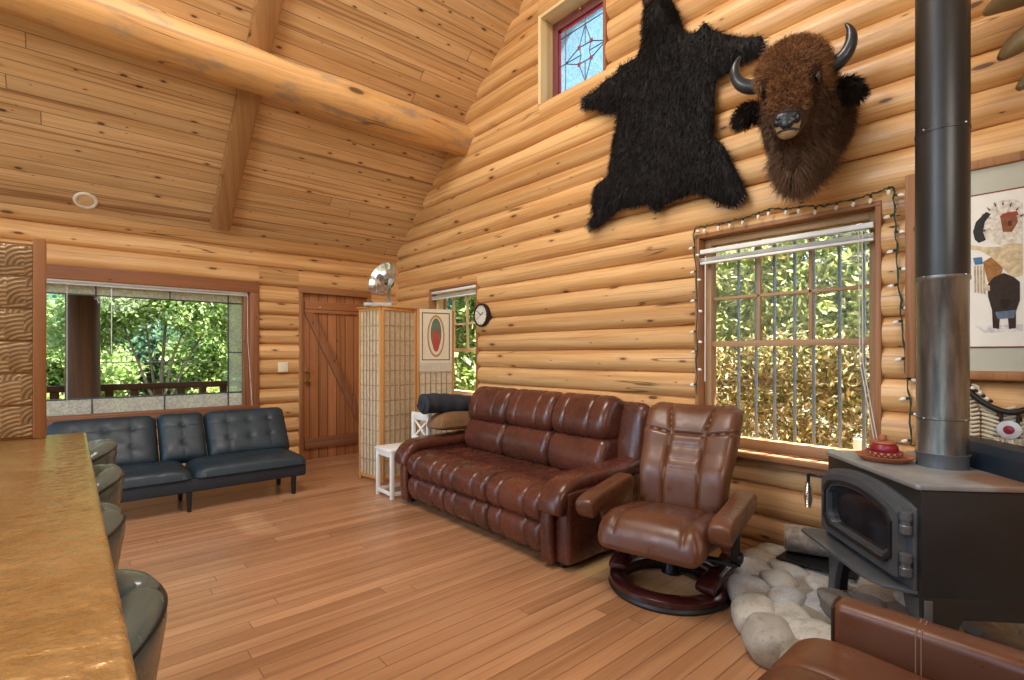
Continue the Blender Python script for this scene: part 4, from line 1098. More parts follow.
mb = MB(); stone(mb, (0, 0, 0), (.16, .085, .055), 0, 77); mb.build('rock', plain('split_stone', '6a665f', .8, var=.25, scale=12, bump=.5, bscale=30), sl_)
# ------------------------------------------------------------------ on the log wall
def ray(px, py):
    A = R(41.1); s_, c_ = math.sin(A), math.cos(A); u = (px - 512) / 507; v = (354 - py) / 507
    return s_ + u * c_, c_ - u * s_, v
def wallpt(px, py, x):
    d = ray(px, py); t = x / d[0]; return d[1] * t, CAMH + d[2] * t
MT['bearfur'] = island_ramp('bear_fur', ['0a090c', '171214', '221a18', '0d0b0f', '30231c'], .5, .25)
MT['bearhide'] = plain('bear_hide', '0d0b0b', .8)
MT['claw'] = plain('claw', '5a554e', .35)
out_px = [(654, -6), (648, 23), (644, 43), (639, 57), (630, 62), (621, 67), (618, 74), (607, 81), (592, 94), (584, 98), (583, 109), (595, 109), (609, 114), (619, 111), (618, 125), (616, 135), (612, 159), (609, 176), (597, 186), (593, 202), (594, 215), (589, 224), (592, 231), (599, 227), (609, 219), (621, 209), (648, 204), (654, 209), (659, 212), (666, 204), (691, 194), (707, 194), (718, 202), (736, 207), (748, 197), (744, 186), (736, 170), (730, 157), (724, 146), (713, 137), (715, 122), (715, 100), (716, 80), (732, 71), (746, 62), (763, 56), (766, 45), (762, 37), (746, 39), (730, 36), (713, 31), (706, 23), (698, 32), (688, 35), (684, 31), (679, 14), (670, -3), (662, -10)]
bo = np.array([wallpt(x, y, 3.46) for x, y in out_px])
Y0, Z0 = 2.30, 3.25
bo = bo - np.array([Y0, Z0])
bear = thing('bear_skin', 'black bear hide with head and paws spread on the upper log wall', 'bear skin', (3.46, Y0, Z0))
cell = .016
g0 = bo.min(0) - cell; g1 = bo.max(0) + cell
nx, nz = int((g1[0] - g0[0]) / cell) + 2, int((g1[1] - g0[1]) / cell) + 2
def poly_dist(p, P):
    A = P; B = np.roll(P, -1, 0); d = B - A; t = np.clip(((p - A) * d).sum(1) / (d * d).sum(1), 0, 1); return np.hypot(*(p - A - d * t[:, None]).T).min()
D = np.zeros((nx, nz)); PP = bo.tolist()
for i in range(nx):
    for j in range(nz):
        p = np.array([g0[0] + i * cell, g0[1] + j * cell]); dd = poly_dist(p, bo); D[i, j] = dd if inside(tuple(p), PP) else -dd
hc = np.array(wallpt(664, 22, 3.46)) - np.array([Y0, Z0]); hn = np.array(wallpt(658, 0, 3.46)) - np.array([Y0, Z0])
V = []; F = []; idx = {}
def vid(i, j, k):
    key = (i, j, k)
    if key not in idx:
        p = np.array([g0[0] + i * cell, g0[1] + j * cell]); d = max(D[i, j], 0)
        hgt = .012 + .05 * (1 - math.exp(-d / .06)) + .006 * math.sin(p[0] * 14) * math.sin(p[1] * 11)
        hgt += .13 * math.exp(-(np.linalg.norm(p - hc) / .15) ** 2) * min(1, d / .05) + .10 * math.exp(-(np.linalg.norm(p - hn) / .09) ** 2) * min(1, d / .04)
        if k == 1: hgt = 0
        if D[i, j] < cell * .75:
            A_ = bo; B_ = np.roll(bo, -1, 0); d_ = B_ - A_; t_ = np.clip(((p - A_) * d_).sum(1) / (d_ * d_).sum(1), 0, 1); Q_ = A_ + d_ * t_[:, None]; p = Q_[np.hypot(*(p - Q_).T).argmin()]
        idx[key] = len(V); V.append((-hgt, p[0], p[1]))
    return idx[key]
cells = {(i, j) for i in range(nx - 1) for j in range(nz - 1) if D[i:i + 2, j:j + 2].mean() > -.001}
for (i, j) in cells:
    F.append((vid(i, j, 0), vid(i, j + 1, 0), vid(i + 1, j + 1, 0), vid(i + 1, j, 0)))
    F.append((vid(i, j, 1), vid(i + 1, j, 1), vid(i + 1, j + 1, 1), vid(i, j + 1, 1)))
    for (di, dj, a, b) in ((-1, 0, (i, j), (i, j + 1)), (1, 0, (i + 1, j + 1), (i + 1, j)), (0, -1, (i + 1, j), (i, j)), (0, 1, (i, j + 1), (i + 1, j + 1))):
        if (i + di, j + dj) not in cells: F.append((vid(*a, 0), vid(*a, 1), vid(*b, 1), vid(*b, 0))[::-1])
mb = MB(); mb.add(V, F); mb.build('hide', MT['bearhide'], bear, sharp=80)
top = [f for f in F if True]
P, Nn = surf_samples(V, top, 44000)
k = Nn[:, 0] < .2; P, Nn = P[k], Nn[k]
dirs = Nn * .55 + np.array([0, 0, -1.0]) * .9 + rng.normal(size=P.shape) * .28
# rim hairs point outwards
ed_ = np.abs(Nn[:, 0]) < .5
dirs[ed_] = Nn[ed_] + np.array([-.15, 0, -.45]) + rng.normal(size=(ed_.sum(), 3)) * .25
L = .03 + .022 * rng.random(len(P))
mb = MB(); strands(mb, P, dirs, L, .0016, .12, .1)
pe = []; de = []
for a_, b_ in zip(bo, np.roll(bo, -1, 0)):
    L_ = np.linalg.norm(b_ - a_); n_ = max(4, int(L_ / .0022)); t_ = rng.random(n_)[:, None]; d_ = (b_ - a_) / L_; o_ = np.array([-d_[1], d_[0]])
    if inside(tuple((a_ + b_) / 2 + o_ * .01), PP): o_ = -o_
    q_ = a_ + (b_ - a_) * t_ - o_ * (.004 + .012 * rng.random((n_, 1)))
    pe.append(np.column_stack([-.012 - .02 * rng.random(n_), q_])); de.append(np.column_stack([np.full(n_, -.1), np.tile(o_ + np.array([0, -.35]), (n_, 1))]) + rng.normal(size=(n_, 3)) * .28)
pe = np.concatenate(pe); strands(mb, pe, np.concatenate(de), .022 + .026 * rng.random(len(pe)), .0016, .15, .15)
fo = mb.build('fur', MT['bearfur'], bear, sharp=None); fo['kind'] = 'stuff'
# claws at the four paws, muzzle, ears
for (cx, cy, dx, dy) in ((584, 104, -1, .3), (765, 47, 1, -.1), (590, 229, -.5, .9), (742, 203, .75, .65)):
    a = np.array(wallpt(cx, cy, 3.44)); b = np.array(wallpt(cx + dx * 4, cy + dy * 4, 3.44)); dv = (b - a) / np.linalg.norm(b - a); pv = np.array([-dv[1], dv[0]])
    for t in (-.045, -.022, 0, .022, .045):
        o = a - np.array([Y0, Z0]) + pv * t
        tube(MB(), [(-.03, *(o - dv * .02)), (-.045, *(o + dv * .01)), (-.04, *(o + dv * .03))], [.0035, .003, .001], 6).build('claw', MT['claw'], bear)
mz = hn * .6 + hc * .4
ell(MB(), (-.16, *mz), (.05, .045, .06), 16, 10).build('muzzle', plain('bear_muzzle', '2b1d15', .6, bump=.3), bear)

# --- bison head mount: local +x points out of the wall
MT['bisonskin'] = plain('bison_skin', '3a2416', .8, var=.2, bump=.4)
MT['bisonfur'] = island_ramp('bison_fur', ['5a3820', '946440', '6e482c', 'a5784f', '7a5234'], .55, .3)
MT['bisonmane'] = island_ramp('bison_mane', ['4a3120', '6a4d38', '553c2a', '7d6049', '3e2b1f'], .55, .3)
MT['bisonface'] = island_ramp('bison_face_fur', ['4a2d1b', '5a3a24', '3f2616'], .6, .3)
MT['bisondark'] = island_ramp('bison_dark_fur', ['140d0a', '20150f', '2b1c14'], .6, .3)
MT['horn'] = plain('horn', '33363a', .28, var=.25, scale=14)
MT['nose'] = plain('nose', '181c22', .25, bump=.4, bscale=140)
MT['tan'] = plain('tan_muzzle', '9c8362', .7, var=.25, scale=30, bump=.4)
bi = thing('bison_head', 'shaggy brown bison head mount with curved dark horns on the upper log wall', 'bison head', (3.45, 1.21, 2.77), 194)
ells = [((.04, .05, .02), (.09, .23, .28)), ((.12, .05, -.02), (.13, .22, .27)), ((.22, .02, .06), (.20, .20, .26)), ((.37, 0, .19), (.16, .185, .16)), ((.45, 0, .10), (.14, .155, .18)),
        ((.53, 0, -.06), (.10, .108, .18)), ((.57, 0, -.18), (.08, .080, .085)), ((.45, 0, -.12), (.13, .105, .15)), ((.36, .0, -.30), (.085, .065, .15)), ((.24, .03, -.18), (.14, .14, .22)), ((.28, .02, -.34), (.08, .06, .12))]
Vb, Fb = blob(ells, .018, 8)
mb = MB(); mb.add(Vb, Fb); mb.build('head', MT['bisonskin'], bi, sharp=None)
P, Nn = surf_samples(Vb, Fb, 46000)
k = P[:, 0] > .0; P, Nn = P[k], Nn[k]
muz = (P[:, 0] > .52) & (P[:, 2] < -.12)
eyez = np.hypot(P[:, 0] - .535, P[:, 2] - .055) < .06
face = (((P[:, 0] > .42) & (P[:, 2] < .06)) | (eyez & (np.abs(P[:, 1]) > .06))) & ~muz
fore = (P[:, 0] > .42) & (np.abs(P[:, 1]) < .085) & (P[:, 2] > -.13)
face = face & ~fore
crown = ((P[:, 2] >= .04) & (P[:, 0] > .24) & ~face) | fore
mane = ~(muz | face | crown)
mane = ~(muz | face | crown)
mb = MB(); d = Nn * 1.0 + rng.normal(size=P.shape) * .75; d[:, 2] -= .1
strands(mb, P[crown], d[crown], .022 + .026 * rng.random(crown.sum()), .0019, .8, .1); mb.build('crown_wool', MT['bisonfur'], bi, sharp=None)['kind'] = 'stuff'
mb = MB(); d = Nn * .45 + np.array([0.05, 0, -1.0]) * .6 + rng.normal(size=P.shape) * .25
strands(mb, P[face], d[face], .012 + .010 * rng.random(face.sum()), .0014, .1, .1); mb.build('face_fur', MT['bisonface'], bi, sharp=None)['kind'] = 'stuff'
d = Nn * .6 + np.array([0.0, 0, -1.0]) * .9 + rng.normal(size=P.shape) * .35
ln = np.where(P[:, 2] < -.22, .085, .045) * (.7 + .7 * rng.random(len(P)))
mb = MB(); strands(mb, P[mane], d[mane], ln[mane], .0016, .25, .2); mb.build('mane', MT['bisonmane'], bi, sharp=None)['kind'] = 'stuff'
for sg in (-1, 1):
    hs_ = 1.0 if sg > 0 else 1.12
    hp_ = spline([(.33, sg * .11, .19), (.33, sg * .185 * hs_, .175), (.34, sg * .245 * hs_, .205), (.35, sg * .275 * hs_, .265), (.35, sg * .272 * hs_, .33), (.345, sg * .25 * hs_, .375)], 6)
    tube(MB(), hp_, np.interp(np.linspace(0, 1, len(hp_)), [0, .3, .7, 1], [.048, .041, .027, .006]), 16).build('horn', MT['horn'], bi)
    Ve, Fe = blob([((.27, sg * .23, .06), (.04, .085, .055), (0, 0, 0)), ((.26, sg * .285, .03), (.028, .045, .045))], .014, 5)
    ea = MB().add(Ve, Fe).build('ear', MT['bisonskin'], bi, sharp=None)
    Pe, Ne = surf_samples(Ve, Fe, 1400); mb = MB(); strands(mb, Pe, Ne * .6 + np.array([0, sg * .5, -.5]) + rng.normal(size=Pe.shape) * .3, .05, .0026, .2, .2); mb.build('ear_fur', MT['bisondark'], ea, sharp=None)['kind'] = 'stuff'
    ell(MB(), (.515, sg * .130, .045), (.024, .018, .022), 16, 10).build('eye', plain('glass_eye', '0d0a08', .06), bi)
    tube(MB(), [(.515 + .026 * math.cos(a), sg * .137, .045 + .022 * math.sin(a)) for a in np.linspace(0, 2 * PI, 20)[:-1]], .006, 8, closed=True).build('eyelid', plain('eyelid', '4d3422', .6) if sg < 0 else bpy.data.materials['eyelid'], bi)
Vn, Fn = blob([((.60, 0, -.195), (.048, .066, .062)), ((.590, 0, -.235), (.046, .056, .042))], .012, 6)
MB().add(Vn, Fn).build('muzzle', MT['tan'], bi, sharp=None)
Vn, Fn = blob([((.640, 0, -.175), (.026, .062, .026)), ((.638, 0, -.205), (.025, .036, .04)), ((.628, .046, -.19), (.024, .022, .03)), ((.628, -.046, -.19), (.024, .022, .03))], .008, 3)
no = MB().add(Vn, Fn).build('nose', MT['nose'], bi, sharp=None)
for sg in (-1, 1): ell(MB(), (.653, sg * .036, -.182), (.008, .014, .010), 12, 8).build('nostril', MT['black'], no)
tube(MB(), [(.615, -.055, -.248), (.634, -.03, -.243), (.638, 0, -.241), (.634, .03, -.243), (.615, .055, -.248)], .005, 8).build('mouth_line', MT['black'], bi)

# --- antler mount, only its left tines reach into view
MT['antler'] = plain('antler', '74603f', .5, var=.25, scale=9, bump=.3, bscale=40)
an = thing('antler_mount', 'broad palmate antler mounted high on the log wall at the right edge', 'antler', (3.30, .0, 2.86))
palm = [((0, -.35, -.25), .045), ((-.03, -.15, -.05), .06), ((-.05, .0, .05), .065)]
tube(MB(), spline([(.2, -.55, -.3), (.08, -.42, -.25), (0, -.28, -.12), (-.03, -.12, 0)], 5), [.035] * 16, 12).build('beam', MT['antler'], an)
Vp, Fp = blob([((-.03, -.08, .02), (.035, .20, .16), (20, 0, 0)), ((-.03, -.18, -.08), (.035, .15, .13), (25, 0, 0))], .016, 6)
MB().add(Vp, Fp).build('palm', MT['antler'], an)
for tip, mid, base, r0 in (((-.10, .335, .07), (-.08, .22, .11), (-.04, .05, .10), .075), ((-.12, .28, -.17), (-.09, .20, -.10), (-.04, .04, .0), .070), ((-.12, .22, -.33), (-.09, .14, -.25), (-.04, -.02, -.08), .060)):
    sp = spline([base, mid, tip], 6); tube(MB(), sp, np.interp(np.linspace(0, 1, len(sp)), [0, .6, 1], [r0, r0 * .85, .016]), 12, flat=.8).build('tine', MT['antler'], an)

# --- clock
cl = thing('wall_clock', 'small round black-rimmed wall clock on the log wall by the small window', 'clock', (WX - .045, 4.50, 1.785))
Mc = RY(-90)
lathe(MB(), [(.115, -.02), (.13, -.015), (.132, .02), (.125, .032), (.112, .034), (.108, .026)], 40, Mc, cap=False).build('rim', MT['black'], cl)
lathe(MB(), [(.118, -.02), (.001, -.02)], 40, Mc).build('back', MT['black'], cl)
lathe(MB(), [(.112, .018), (.112, .021), (.001, .021)], 40, Mc).build('dial', plain('dial_cream', 'd9d2c2', .5, var=.03), cl)
mb = MB()
for k in range(12):
    a = 2 * PI * k / 12; bar(mb, (-.0225, .086 * math.sin(a), .086 * math.cos(a)), (-.0225, .098 * math.sin(a), .098 * math.cos(a)), .006, .001, (1, 0, 0), 0)
mb.build('hour_marks', MT['black'], cl)
for a, l_, w_, nm, mt in ((R(-60), .055, .008, 'hour_hand', 'black'), (R(52), .08, .006, 'minute_hand', 'black'), (R(120), .07, .003, 'second_hand', 'redglass')):
    bar(MB(), (-.026, 0, 0), (-.026, l_ * math.sin(a), l_ * math.cos(a)), w_, .002, (1, 0, 0), 0).build(nm, MT[mt], cl)
lathe(MB(), [(.030, -.05), (.030, -.02)], 14, Mc).build('wall_boss', MT['black'], cl)

# --- string lights round the window
sl_ = thing('string_lights', 'string of small white bulbs on green wire around the window beside the stove', 'string lights', (WX - .05, 1.38, 1.5))
MT['gwire'] = plain('green_wire', '1f3a26', .5); MT['bulb'] = plain('white_bulb', 'f0ebe0', .25, var=.02)
wp = [(697, 395), (696.5, 360), (697, 310), (695.5, 262), (694, 231), (704, 226), (722, 223), (735, 220), (750, 216), (764, 211), (772, 208.5), (790, 208.5), (802, 206), (820, 206), (840, 202), (862, 197), (880, 191), (890, 187), (894, 190), (894, 205), (896, 232), (897, 262), (900, 300), (903, 335), (906, 372), (910, 405), (911, 445)]
W3 = [(0, a - 1.38, b - 1.5) for a, b in (wallpt(x, y, WX - .05) for x, y in wp)]
sp = spline(W3, 5); wob = [(.006 * math.sin(i * 2.3), y + .004 * math.sin(i * 1.7), z + .004 * math.cos(i * 2.9)) for i, (x, y, z) in enumerate(sp)]
tube(MB(), wob, .0035, 6).build('wire', MT['gwire'], sl_)
tube(MB(), [(a + .004, b + .006 * math.sin(i * .9), c_ + .006 * math.cos(i * .9)) for i, (a, b, c_) in enumerate(wob)], .0025, 5).build('wire', MT['gwire'], sl_)
acc = 0; nx_ = .05; side = 1
for i in range(1, len(wob)):
    acc += math.dist(wob[i - 1], wob[i])
    if acc > nx_:
        nx_ += .105; side = -side
        a = Vector(wob[i]); tang = (Vector(wob[i]) - Vector(wob[i - 1])).normalized()
        vert = abs(tang.z) > .7
        dn = Vector((-.25, -.9 * side, -.25)) if vert else Vector((-.2, .05, -1))
        dn.normalize(); side_ = dn.cross(Vector((1, 0, 0))).normalized(); M = frame(a, side_, dn.cross(side_), dn)
        lathe(MB(), [(.006, 0), (.0075, .004), (.0075, .018), (.005, .02)], 8, M).build('socket', MT['gwire'], sl_)
        lathe(MB(), [(.006, .018), (.010, .026), (.0105, .034), (.007, .044), (.001, .05)], 10, M).build('bulb', MT['bulb'], sl_)

# --- framed print, right edge
pr = thing('framed_print', 'framed western print with feathered rider and bison on the log wall behind the stove pipe', 'picture', (WX - .06, .25, 1.775))
MT['mat'] = plain('mat_board', 'b9b9aa', .8, var=.03); MT['paper'] = plain('print_paper', 'e6e4dc', .8, var=.03)
y0, y1, z0, z1 = -.43, .43, -.555, .555
mb = MB(); fw = .045
for a, b, c_, d_ in ((y0, y0 + fw, z0, z1), (y1 - fw, y1, z0, z1), (y0 + fw, y1 - fw, z0, z0 + fw), (y0 + fw, y1 - fw, z1 - fw, z1)): bx(-.015, .02, a, b, c_, d_, .006, mb)
mb.build('frame', MT['casing2'], pr)
bx(.004, .012, y0 + .02, y1 - .02, z0 + .02, z1 - .02, 0, MB()).build('mat_board', MT['mat'], pr)
bx(.001, .006, y0 + .12, y1 - .12, z0 + .16, z1 - .17, 0, MB()).build('mat_line', plain('mat_red', '7d3a34', .7), pr)
bx(-.001, .004, y0 + .128, y1 - .128, z0 + .168, z1 - .178, 0, MB()).build('sheet', MT['paper'], pr)
def patch(P, mat, dep, name, parent):
    cz_ = [wallpt(x, y, WX - .06) for x, y in P]; Q = [(a - .25, b - 1.775) for a, b in cz_]
    bm_ = MB(); prism(bm_, Q, -dep - .0006, -dep, Matrix(((0, 0, 1, 0), (1, 0, 0, 0), (0, 1, 0, 0), (0, 0, 0, 1)))); return bm_.build(name, mat, parent, sharp=None)
pm = lambda n, h: plain(n, h, .8, var=.22, scale=40)
patch([(979, 224), (990, 208), (1000, 201), (1015, 199), (1023, 203), (1023, 246), (1010, 247), (992, 243), (985, 238)], pm('ink_white_feathers', 'd6cfc2'), .001, 'feather_headdress', pr)
patch([(973, 232), (976, 222), (986, 212), (991, 214), (985, 222), (983, 232), (986, 240), (979, 243), (975, 240)], pm('ink_dark_feathers', '2b2a30'), .002, 'dark_feathers', pr)
patch([(1000, 216), (1008, 212), (1016, 212), (1018, 222), (1012, 232), (1003, 232)], pm('ink_face', '8a5238'), .002, 'face', pr)
patch([(968, 245), (985, 247), (998, 247), (1012, 243), (1023, 244), (1023, 275), (1012, 278), (1003, 268), (990, 256), (978, 250), (968, 249)], pm('ink_skull', 'cdbb98'), .0025, 'horned_skull', pr)
patch([(983, 262), (995, 255), (1003, 268), (1000, 282), (988, 282)], pm('ink_buckskin', '9a6b3a'), .002, 'buckskin', pr)
patch([(973, 258), (982, 257), (983, 264), (975, 265)], pm('ink_blue_bead', '4a7aa0'), .003, 'blue_bead', pr)
for i in range(4): patch([(974 + i * 3, 266), (976 + i * 3, 266), (976.5 + i * 3, 292 + i), (974.5 + i * 3, 293)], pm('ink_fringe', 'b9a888') if i == 0 else bpy.data.materials['ink_fringe'], .002, 'fringe', pr)
patch([(988, 284), (994, 277), (1004, 273), (1014, 277), (1020, 282), (1020, 300), (1016, 312), (1016, 328), (1009, 329), (1008, 318), (1000, 318), (999, 329), (993, 328), (992, 310), (988, 296)], pm('ink_bison', '32251d'), .003, 'bison', pr)
for i in range(9):
    a_ = R(200 - i * 22); cx_, cy_ = 1003, 224; r0, r1 = 13, 23
    P_ = [(cx_ + r0 * math.cos(a_ - .09), cy_ - r0 * math.sin(a_ - .09)), (cx_ + r1 * math.cos(a_ - .07), cy_ - r1 * math.sin(a_ - .07)), (cx_ + r1 * math.cos(a_ + .07), cy_ - r1 * math.sin(a_ + .07)), (cx_ + r0 * math.cos(a_ + .09), cy_ - r0 * math.sin(a_ + .09))]
    patch(P_, bpy.data.materials['ink_white_feathers'] if i % 2 else pm('ink_grey_feather', 'b9b3aa'), .0015, 'feather', pr)
    P_ = [(cx_ + (r1 - 4) * math.cos(a_ - .05), cy_ - (r1 - 4) * math.sin(a_ - .05)), (cx_ + (r1 + 1) * math.cos(a_), cy_ - (r1 + 1) * math.sin(a_)), (cx_ + (r1 - 4) * math.cos(a_ + .05), cy_ - (r1 - 4) * math.sin(a_ + .05))]
    patch(P_, bpy.data.materials['ink_dark_feathers'], .0018, 'feather_tip', pr)
patch([(1002, 214), (1017, 211), (1019, 215), (1004, 218)], pm('ink_headband', '9c4a3a'), .003, 'headband', pr)
patch([(1008, 221), (1012, 220), (1012, 226), (1008, 226)], pm('ink_cheek', '5c3424'), .003, 'cheek_shadow', pr)
patch([(990, 286), (984, 283), (985, 290), (990, 291)], pm('ink_horn', 'c9b894'), .0035, 'bison_horn', pr)
patch([(1000, 300), (1010, 299), (1008, 309), (1002, 309)], pm('ink_muzzle', '1e1714'), .0035, 'bison_muzzle', pr)
patch([(975, 326), (1023, 324), (1023, 331), (985, 333)], pm('ink_snow', 'd3d2d0'), .001, 'snow_shadow', pr)
patch([(995, 312), (1016, 310), (1014, 318), (998, 319)], pm('ink_blue_shadow', '5e6f86'), .0035, 'blue_shading', pr)

# --- bone-bead breastplate
bp = thing('bone_breastplate', 'cream bone-bead breastplate with dark straps and red rosette hanging under the framed print', 'breastplate', (WX - .045, .27, .98))
MT['bone'] = plain('bone_bead', 'c9bfa6', .45, var=.12, scale=30); MT['strap'] = plain('dark_strap', '1a1513', .6)
mb = MB()
for k in range(17):
    z = -.14 + k * .021
    for a, b in ((.035, .175), (-.025, .025), (-.175, -.035)):
        if abs((a + b) / 2) < .03 and z > .10: continue
        t_ = .0 if z < .05 else (z - .05) * .5
        a2, b2 = (a + t_, b) if a > 0 else ((a, b - t_) if b < 0 else (a, b))
        n_ = 1 if b - a < .06 else 2
        for q_ in range(n_):
            w_ = (b2 - a2) / n_; tube(mb, [(0, a2 + w_ * q_ + .003, z + .02 * (q_ if a > 0 else 1 - q_)), (0, a2 + w_ * (q_ + .5), z + .01), (0, a2 + w_ * (q_ + 1) - .003, z + .02 * ((q_ + 1) if a > 0 else -q_))], [.007, .0105, .007], 8)
mb.build('bead_rows', MT['bone'], bp)
for y in (-.18, -.03, .03, .18): bar(MB(), (-.002, y, -.16), (-.002, y, .22 if abs(y) > .1 else .10), .010, .022, (1, 0, 0)).build('strap', MT['strap'], bp)
tube(MB(), spline([(-.012, .18, .22), (-.02, .10, .13), (-.025, 0, .085), (-.02, -.10, .13), (-.012, -.18, .22)], 6), .014, 8).build('neck_strap', MT['strap'], bp)
for k in range(9):
    t_ = k / 8
    for sg in (-1, 1): ell(MB(), (-.03, sg * (.175 - .11 * t_), .235 - .10 * t_), (.008, .009, .009), 10, 8).build('bead', MT['white'] if k % 2 else MT['strap'], bp)
Ro = T(-.03, -.0, .0) @ RY(-90)
lathe(MB(), [(.045, 0), (.045, .006), (.03, .010), (.001, .010)], 24, Ro).build('rosette', plain('rosette_white', 'd0d0d2', .4, .2), bp)
lathe(MB(), [(.022, .009), (.018, .015), (.001, .017)], 16, Ro).build('rosette_centre', MT['redclay'], bp)
mb = MB(); n_ = 260; Pf = np.stack([np.full(n_, -.03), rng.normal(size=n_) * .02, np.full(n_, -.04)], 1); strands(mb, Pf, np.array([[-.2, 0, -1.0]]) + rng.normal(size=(n_, 3)) * np.array([.15, .45, .1]), .11, .003, .1, 0); mb.build('feather_tuft', island_ramp('feather_cream', ['d6ccb4', 'b9ad92', 'e3dccb'], .7), bp, sharp=None)
# ------------------------------------------------------------------ folding screen and things about it
MT['screenwood'] = wood('screen_wood', 'cf9a5c', 'be864a', '8f5d30', kr=0, rough=.45, vary=.05)
q = NT('rice_paper', .8, 0, .2); v = q.coord(); pc = q.mix(q.ss(q.noise(v, 30.0, 4), .35, .65), C('d6c8a8'), C('e6dabf'))
q.col(pc); tr = q.n('ShaderNodeBsdfTranslucent', {0: pc}); mx = q.n('ShaderNodeMixShader', {0: .35, 1: q.b.outputs[0], 2: tr.outputs[0]}); q.t.links.new(mx.outputs[0], q.out.inputs[0]); MT['rice'] = q.m
MT['lattice'] = wood('lattice_strip', 'b08a5c', 'a07a4e', '7a5835', kr=0, rough=.5, vary=.05)
SP = [(2.37, 5.24), (2.43, 4.84), (2.88, 4.90), (3.30, 4.78)]
scn = thing('folding_screen', 'tan wooden folding screen with paper lattice panels in the corner by the door', 'folding screen', (2.43, 4.84, 0))
HS = 1.84
for k in range(3):
    a, b = Vector((*SP[k], 0)), Vector((*SP[k + 1], 0)); o = Vector((2.43, 4.84, 0)); a -= o; b -= o
    d = (b - a); Lw = d.length; x = d.normalized(); y = Vector((0, 0, 1)).cross(x); M = frame(a, x, y, Vector((0, 0, 1)))
    mb = MB(); th = .011
    for x0, x1, z0, z1 in ((.004, .034, 0.01, HS), (Lw - .034, Lw - .004, 0.01, HS), (.034, Lw - .034, HS - .035, HS), (.034, Lw - .034, .04, .075)): bx(x0, x1, -th, th, z0, z1, .003, mb, M)
    fr = mb.build('panel_frame', MT['screenwood'], scn, grain=2)
    bx(.034, Lw - .034, -.001, .001, .075, HS - .035, 0, MB(), M).build('paper', MT['rice'], fr, sharp=None)
    mb = MB(); nv = 6
    for i in range(1, nv): xx = .034 + (Lw - .068) * i / nv; bx(xx - .0045, xx + .0045, -.009, .009, .075, HS - .035, 0, mb, M)
    for i in range(1, 11): zz = .075 + (HS - .11) * i / 11; bx(.034, Lw - .034, -.006, .006, zz - .0028, zz + .0028, 0, mb, M)
    mb.build('lattice', MT['lattice'], fr, sharp=None)
    if k == 2: MTAP = M
# shelf board across the corner of the screen
sb = thing('shelf_board', 'thin wooden board lying across the top corner of the folding screen', 'board', (2.5, 4.95, HS))
mb = MB(); prism(mb, [(-.16, .30), (-.10, -.13), (.37, -.08), (.34, .02), (.02, .30)], 0, .014, None, .003); mb.build('plank', MT['screenwood'], sb)
# dish heater
ht = thing('dish_heater', 'silver parabolic dish heater standing on top of the folding screen', 'heater', (2.49, 4.97, HS + .014))
Mh = RZ(-32)
mb = MB(); prism(mb, [(-.17, -.075), (.12, -.075), (.14, 0), (.12, .075), (-.17, .075)], 0, .035, Mh, .008); mb.build('base', plain('heater_grey', 'a9aaa8', .4), ht)
mb = MB(); bx(-.12, -.08, -.05, .05, .035, .05, .004, mb, Mh); mb.build('control_panel', MT['black'], ht)
bar(MB(), (.07, -.03, .03), (.085, -.035, .30), .05, .035, bev=.01).build('stand', plain('heater_grey2', '9c9e9c', .4), ht)
n_ = Vector((-.90, -.25, .34)).normalized(); sx_ = Vector((0, 0, 1)).cross(n_).normalized(); sy_ = n_.cross(sx_); Md = frame(Vector((.02, -.02, .285)), sx_, sy_, n_)
MT['dish'] = plain('polished_dish', 'd9d9d6', .2, .95, var=.02)
lathe(MB(), [(.02, -.055), (.07, -.048), (.12, -.03), (.165, .0), (.19, .025), (.195, .028), (.192, .022), (.165, -.006), (.12, -.036), (.07, -.054), (.02, -.061)], 40, Md, cap=False).build('dish', MT['dish'], ht)
lathe(MB(), [(.018, -.06), (.018, .03), (.035, .035), (.035, .075), (.02, .08), (.001, .08)], 20, Md).build('element', plain('element_ceramic', '6e5f52', .5), ht)
mb = MB()
for r_ in (.105, .188): tube(mb, [tuple(Md @ Vector((r_ * math.cos(a), r_ * math.sin(a), .085 - .055 * (r_ / .188) ** 2))) for a in np.linspace(0, 2 * PI, 33)[:-1]], .0012, 5, closed=True)
for k in range(12):
    a = 2 * PI * k / 12; tube(mb, [tuple(Md @ Vector((r_ * math.cos(a), r_ * math.sin(a), .085 - .055 * (r_ / .188) ** 2))) for r_ in (.02, .08, .14, .19)], .0012, 5)
mb.build('guard', MT['steel'], ht)
lathe(MB(), [(.05, -.11), (.06, -.09), (.06, -.06), (.03, -.05)], 20, Md).build('motor_housing', MT['black'], ht)

# tapestry over the last panel
tp = thing('wall_hanging', 'small cream woven hanging with red and green oval motif and fringe on the folding screen', 'tapestry', (2.43, 4.84, 0))
W0, Lp = .05, .335
def tq(x0, x1, z0, z1, d0, d1, name, mat, par): return bx(x0, x1, -d1, -d0, z0, z1, 0, MB(), MTAP).build(name, mat, par, sharp=None)
MT['weave'] = plain('woven_cream', 'd9cbb0', .9, var=.08, scale=60, bump=.5, bscale=200)
MT['weavedk'] = plain('woven_dark', '4a4638', .9, bump=.5, bscale=200); MT['weavetan'] = plain('woven_ochre', 'a9824f', .9, bump=.5, bscale=200)
MT['weavered'] = plain('woven_red', 'a9483c', .9, bump=.5, bscale=200); MT['weavegrn'] = plain('woven_green', '5f6f58', .9, bump=.5, bscale=200)
cl_ = tq(.03, .40, 1.25, 1.85, .012, .018, 'cloth', MT['weave'], tp)
mb = MB()
